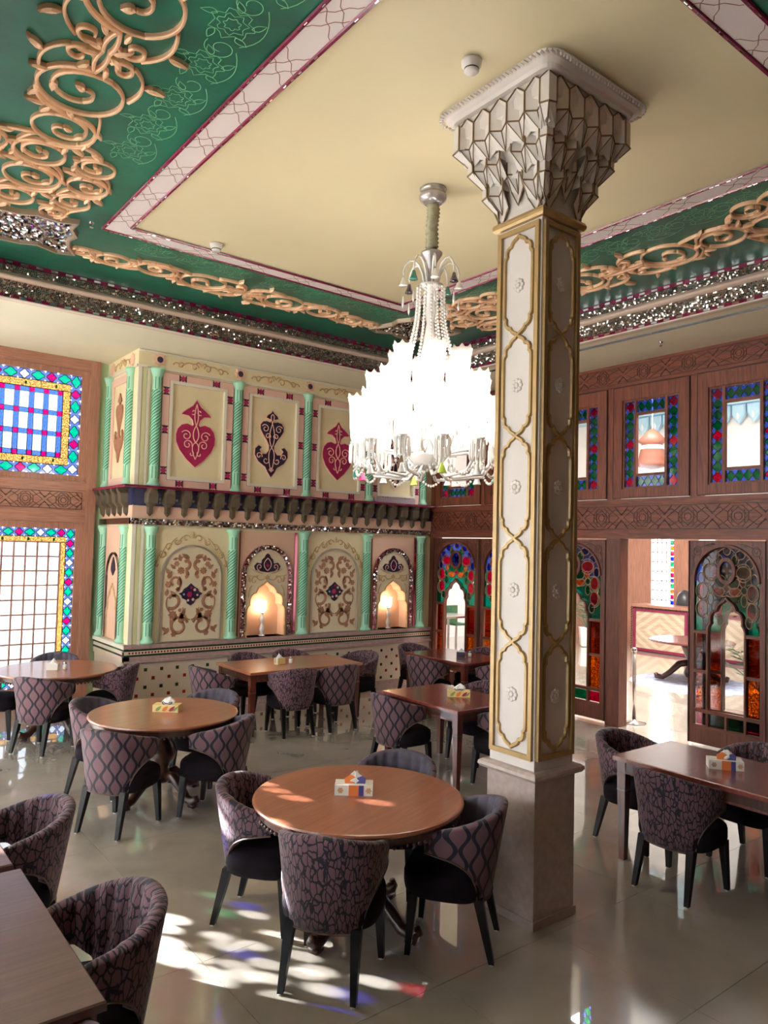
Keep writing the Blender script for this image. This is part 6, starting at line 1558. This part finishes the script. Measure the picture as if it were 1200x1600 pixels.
# ================================================================== lobby beyond the wooden wall
MB().box(9.0, 16.6, -1.6, 14.0, -0.12, 0.0).build('floor_lobby', 'floor_marble', kind='structure', label='bright polished floor of the lobby beyond the doors', cat='floor')
MB().box(XR + 0.05, 16.6, -1.6, 14.0, 6.2, 6.35).build('ceiling_lobby', 'soffit_plaster', kind='structure', label='high pale ceiling of the lobby', cat='ceiling')
MB().box(XR + 0.02, XR + 0.18, -1.6, 14.0, ZS, 6.2).build('wall_lobby_front', 'lobby_white', kind='structure', label='white lobby wall above the wooden partition', cat='wall')
MB().box(XR + 0.02, XR + 0.18, YW, 14.0, 0, ZS).build('wall_lobby_return', 'lobby_white', kind='structure', label='white lobby wall behind the painted wall', cat='wall')
def lobby():
    XW = 16.4
    FB = frame((XW, 0, 0), (0, -1, 0), (0, 0, 1))
    o = MB().box(-14.0, 1.6, 3.1, 6.2, -0.15, 0.0).build('wall_lobby_far', 'lobby_white', None, FB, kind='structure', label='far lobby wall, white above and wood panelled below', cat='wall')
    wins = [(11.55, 11.0), (10.35, 9.75), (13.4, 12.6)]
    ed = [14.0, 13.4, 12.6, 11.55, 11.0, 10.35, 9.75, -1.6]
    for i in range(0, 8, 2): MB().box(-ed[i], -ed[i + 1], 0, 3.1, -0.15, 0.0).build('wood_pier', 'wood_warm', o, FB)
    for (a, b) in wins:
        MB().box(-a, -b, 0, 0.9, -0.15, 0).build('wood_panel', 'wood_warm', o, FB); MB().box(-a, -b, 2.75, 3.1, -0.15, 0).build('wood_panel', 'wood_warm', o, FB)
        MB().prism(rect(-a, -b, 0.9, 2.75), -0.08, -0.076).build('pane', 'glass_clear', o, FB)
        for k in range(1, 4): MB().box(-a + (a - b - 0.12) * k / 4, -a + (a - b - 0.12) * k / 4 + 0.02, 0.9, 2.75, -0.09, -0.06).build('glazing_bar', 'wood_warm', o, FB)
        for k in range(1, 8): MB().box(-a, -b, 0.9 + 1.85 * k / 8, 0.9 + 1.85 * k / 8 + 0.02, -0.09, -0.06).build('glazing_bar', 'wood_warm', o, FB)
        for k in range(14):
            put(pane('lob', rect(-0.06, 0.06, -0.055, 0.055), ('glass_green', 'glass_blue', 'glass_red', 'glass_amber')[k % 4]), 'pane', o, FB @ T(-b - 0.07, 0.97 + k * 0.13, -0.07))
        for k in range(4): put(pane('lob', rect(-0.06, 0.06, -0.055, 0.055), ('glass_green', 'glass_blue')[k % 2]), 'pane', o, FB @ T(-a + 0.07 + k * 0.12, 2.68, -0.07))
    MB().box(-14, 1.6, 3.05, 3.2, -0.01, 0.1).build('wood_rail', 'wood_warm_h', o, FB)
    # blue stalactite cornice
    mb = MB(); FX = FB
    MB().box(-14, 1.6, 5.62, 6.2, -0.01, 0.30).build('cornice_band', 'lobby_blue', o, FX)
    me = MB().prism([(-0.15, 5.62), (-0.15, 5.40), (-0.08, 5.28), (0, 5.18), (0.08, 5.28), (0.15, 5.40), (0.15, 5.62)], 0.0, 0.12, 0.03).mesh('stalactite', 'lobby_blue')
    m2 = MB().prism(leaf(0, 5.28, 0.16, 0.07, 80), 0.119, 0.13).mesh('stalactite_flower', 'lobby_white')
    u = -11.5
    while u < -2.0:
        q = put(me, 'stalactite', o, FX @ T(u, 0, 0.1)); put(m2, 'stalactite_flower', o, FX @ T(u, 0, 0.1)); u += 0.34
    # white oval mirror
    MB().ring(circ(-8.9, 2.05, 0.42, 24, 0.62), circ(-8.9, 2.05, 0.34, 24, 0.54), 0, 0.05).build('mirror_frame', 'lobby_white', o, FB); MB().prism(circ(-8.9, 2.05, 0.35, 24, 0.55), 0, 0.02).build('mirror_glass', 'mirror', o, FB)
    # reception counter
    c = empty('reception_counter', (15.35, 8.0, 0), label='reception counter with diamond parquet front seen through the doorway', cat='counter')
    FK = frame((0, 0, 0), (0, -1, 0), (0, 0, 1))
    MB().box(-2.17, 3.0, 0, 1.02, -0.55, -0.03).build('body', 'wood_dark', c, FK); MB().box(-2.20, 3.05, 1.02, 1.08, -0.6, 0.03).build('counter_top', 'wood_warm_h', c, FK)
    for i in range(3):
        a = -2.08 + i * 1.35; b = a + 1.22
        MB().ring(rect(a - 0.06, b + 0.06, 0.02, 0.98), rect(a, b, 0.08, 0.93), -0.03, 0.0).build('panel_frame', 'maroon', c, FK)
        cxm, czm = (a + b) / 2, 0.505
        for k in range(9, 0, -1):
            f = k / 9; hw_, hh = (b - a) * f, 0.85 * f
            pl = [(cxm - hw_, czm), (cxm, czm - hh), (cxm + hw_, czm), (cxm, czm + hh)]
            # clip the diamond to the panel
            out = pl
            for ax, lim, sg in ((0, a, 1), (0, b, -1), (1, 0.08, 1), (1, 0.93, -1)):
                nw = []
                for i2 in range(len(out)):
                    p, q = out[i2 - 1], out[i2]; ip, iq = sg * (p[ax] - lim) >= 0, sg * (q[ax] - lim) >= 0
                    if ip != iq:
                        t = (lim - p[ax]) / (q[ax] - p[ax]); nw.append((p[0] + t * (q[0] - p[0]), p[1] + t * (q[1] - p[1])))
                    if iq: nw.append(q)
                out = nw
            if len(out) > 2: MB().prism(out, -0.03, -0.028 + 0.0015 * (10 - k)).build('parquet_band', 'chevron_light' if k % 2 else 'chevron_dark', c, FK)
    mb = MB()
    for k in range(60): mb.tube([(-2.19 + k * 0.086, 1.0, 0.0), (-2.15 + k * 0.086, 1.04, 0.02)], 0.016, 5)
    for k in range(18): mb.tube([(-2.20, 0.05 + k * 0.055, 0.0), (-2.15, 0.09 + k * 0.055, 0.02)], 0.016, 5)
    mb.build('rope_moulding', 'wood_dark', c, FK)
    # black office chair behind it
    q = empty('office_chair', (16.12, 9.3, 0), label='black office chair back behind the reception counter', cat='chair')
    MB().ball((0, 0, 1.12), 0.20, 14, 8, 1.6).build('backrest', 'dark_plastic', q, smooth=True); MB().lathe([(0.24, 0.0), (0.05, 0.06), (0.04, 0.5), (0.22, 0.52), (0.22, 0.58)], 12).build('base', 'dark_plastic', q)
    # round table on the rug
    t = empty('lobby_table', (12.45, 7.05, 0), label='round red-brown lobby table with scrolled feet on a blue rug', cat='table')
    MB().lathe([(0.01, 0.71), (0.70, 0.71), (0.72, 0.725), (0.715, 0.74), (0.69, 0.75)], 48).build('tabletop', 'table_red', t); MB().lathe([(0.10, 0.1), (0.12, 0.2), (0.06, 0.35), (0.12, 0.5), (0.2, 0.70)], 16).build('pedestal', 'table_dark', t, smooth=True)
    lm = MB().tube([(0.05, 0, 0.35), (0.20, 0, 0.32), (0.36, 0, 0.16), (0.48, 0, 0.07), (0.58, 0, 0.09), (0.60, 0, 0.14)], [0.06, 0.06, 0.05, 0.045, 0.05, 0.03], 8).mesh('leg', 'table_dark', True)
    for k in range(4): put(lm, 'leg', t, Matrix.Rotation(PI / 2 * k + R(38 + 90), 4, 'Z'))
    MB().lathe([(0.01, 0.012), (1.0, 0.012), (1.02, 0.0)], 48).build('rug', 'rug_blue', None, T(12.35, 7.0, 0.001), label='round blue-grey rug under the lobby table', cat='rug')
    # barrier post
    s = empty('barrier_post', (8.82, 5.80, 0), label='slim steel barrier post standing in the open doorway', cat='barrier post')
    MB().lathe([(0.16, 0.0), (0.16, 0.012), (0.03, 0.03), (0.026, 0.05)], 24).build('base', 'steel', s, smooth=True); MB().lathe([(0.026, 0.03), (0.026, 0.95)], 14).build('pole', 'steel', s, smooth=True); MB().lathe([(0.036, 0.94), (0.036, 0.985), (0.02, 0.995), (0.002, 0.997)], 14).build('cap', 'steel', s, smooth=True)
    # palms in white pots
    def palm(x, y, h, lab, seed, pot=True):
        rn = random.Random(seed); p = empty('potted_palm', (x, y, 0), label=lab, cat='plant')
        MB().lathe([(0.15, 0), (0.20, 0.02), (0.24, 0.42), (0.25, 0.45), (0.21, 0.45)], 4 if pot else 16).build('pot', 'lobby_white', p)
        for k in range(9):
            a = rn.uniform(0, 2 * PI); tilt = rn.uniform(0.35, 0.9); L = h * rn.uniform(0.7, 1.0); mb = MB(); pts = []
            for i in range(8):
                t = i / 7; pts.append((math.cos(a) * L * t * tilt, math.sin(a) * L * t * tilt, 0.42 + L * (t - 0.45 * tilt * t * t)))
            mb.tube(pts, taper(8, 0.008, 0.003), 4)
            for i in range(2, 8):
                P0 = Vector(pts[i]); sd = Vector((-math.sin(a), math.cos(a), 0)); al = (Vector(pts[i]) - Vector(pts[i - 1])).normalized()
                for sg in (1, -1):
                    tip = P0 + sd * sg * 0.16 + al * 0.12 - Vector((0, 0, 0.05)); mid = (P0 + tip) / 2 + al * 0.02
                    mb.add([P0, mid + al * 0.018, tip, mid - al * 0.018], [(0, 1, 2, 3)])
            mb.build('frond', 'leaf_green', p)
    palm(10.15, 4.75, 1.0, 'feathery palm seen through the clear glass of the right-hand door', 2)
    palm(14.9, 11.1, 1.3, 'palm in a white pot seen through the door beside the column', 5)
    palm(10.1, 12.7, 1.2, 'palm at the back of the lobby seen through the farthest door', 9)
    # planter with roses at the picture's edge
    pb = empty('flower_planter', (9.55, 4.28, 0), label='white planter box with red flowers at the right edge beyond the door', cat='planter')
    MB().box(-0.22, 0.22, -0.5, 0.12, 0, 0.86).build('box', 'lobby_white', pb); MB().box(-0.23, 0.23, -0.51, 0.13, 0.62, 0.635).build('joint', 'steel', pb)
    rn = random.Random(3)
    for k in range(9):
        mb = MB(); x, y, z = rn.uniform(-0.16, 0.16), rn.uniform(-0.42, 0.08), rn.uniform(0.95, 1.12); mb.ball((x, y, z), 0.05, 8, 5); mb.build('flower', 'rose_red', pb, smooth=True)
        m2_ = MB(); m2_.tube([(x, y, 0.84), (x, y, z)], 0.006, 4)
        for a in (0, 120, 240): m2_.add([(x, y, 0.92), (x + 0.05 * math.cos(R(a)), y + 0.05 * math.sin(R(a)), 0.95), (x + 0.1 * math.cos(R(a)), y + 0.1 * math.sin(R(a)), 0.92), (x + 0.05 * math.cos(R(a + 20)), y + 0.05 * math.sin(R(a + 20)), 0.90)], [(0, 1, 2, 3)])
        m2_.build('stem', 'leaf_green', pb)
    # cafe corner seen through the far door
    ct = empty('cafe_table', (11.6, 12.6, 0), label='grey cafe table seen through the farthest stained glass door', cat='table')
    MB().box(-0.6, 0.6, -0.45, 0.45, 0.70, 0.74).build('tabletop', 'steel', ct)
    for sx in (-0.55, 0.55):
        for sy in (-0.4, 0.4): MB().box(sx - 0.02, sx + 0.02, sy - 0.02, sy + 0.02, 0, 0.70).build('leg', 'steel', ct)
    for (dx, dy, m, lab) in ((-0.5, 0.75, 'rose_red', 'red cafe chair on the far side of the cafe table'), (0.35, -0.8, 'rose_red', 'red cafe chair on the near side of the cafe table'), (0.9, 0.5, 'leaf_green', 'green cafe chair at the end of the cafe table')):
        k = empty('cafe_chair', (11.6 + dx, 12.6 + dy, 0), label=lab, cat='chair', group='coloured cafe chairs')
        MB().box(-0.21, 0.21, -0.21, 0.21, 0.43, 0.47).build('seat', m, k); MB().box(-0.21, 0.21, 0.18, 0.21, 0.47, 0.88).build('backrest', m, k)
        for sx in (-0.19, 0.19):
            for sy in (-0.19, 0.19): MB().box(sx - 0.015, sx + 0.015, sy - 0.015, sy + 0.015, 0, 0.43).build('leg', 'steel', k)
    # brown hanging lantern cluster high up
    h = empty('hanging_lantern', (13.0, 8.2, 3.9), label='brown and white hanging lantern high in the lobby', cat='lantern')
    MB().lathe([(0.02, 0.0), (0.25, 0.05), (0.28, 0.12), (0.2, 0.5), (0.28, 0.55), (0.1, 0.75), (0.02, 0.8)], 16).build('body', 'lobby_brown', h, smooth=True); MB().lathe([(0.22, 0.16), (0.24, 0.3), (0.21, 0.46)], 16).build('lantern_glass', 'lobby_white', h); MB().lathe([(0.01, 0.8), (0.01, 2.3)], 6).build('chain', 'steel', h)
lobby()
MB().box(XR, 16.6, 14.0, 14.2, 0, 6.2).build('wall_lobby_end', 'lobby_white', kind='structure', label='white end wall of the lobby', cat='wall')
MB().box(XR, 16.6, -1.8, -1.6, 0, 6.2).build('wall_lobby_near', 'lobby_white', kind='structure', label='white near end wall of the lobby', cat='wall')
# ================================================================== outdoors
MB().box(-40, 40, -40, 60, -0.3, -0.15).build('ground', 'asphalt', kind='structure', label='pale paved ground outside', cat='ground')
MB().box(-4.4, 0.15, 16.0, 16.4, -0.15, 7.5).build('window_sun_blocker', 'building', kind='structure', label='white building added out of view to keep sun off two window bays', cat='building')  # unseen slab, added only to block sun from the first two bays
MB().box(-9.4, -9.0, 3.0, 18.5, -0.15, 8.6).build('left_sun_blocker', 'building', kind='structure', label='white building added out of view to keep sun off the left wall', cat='building')  # unseen slab, added to stop sun entering through the left wall
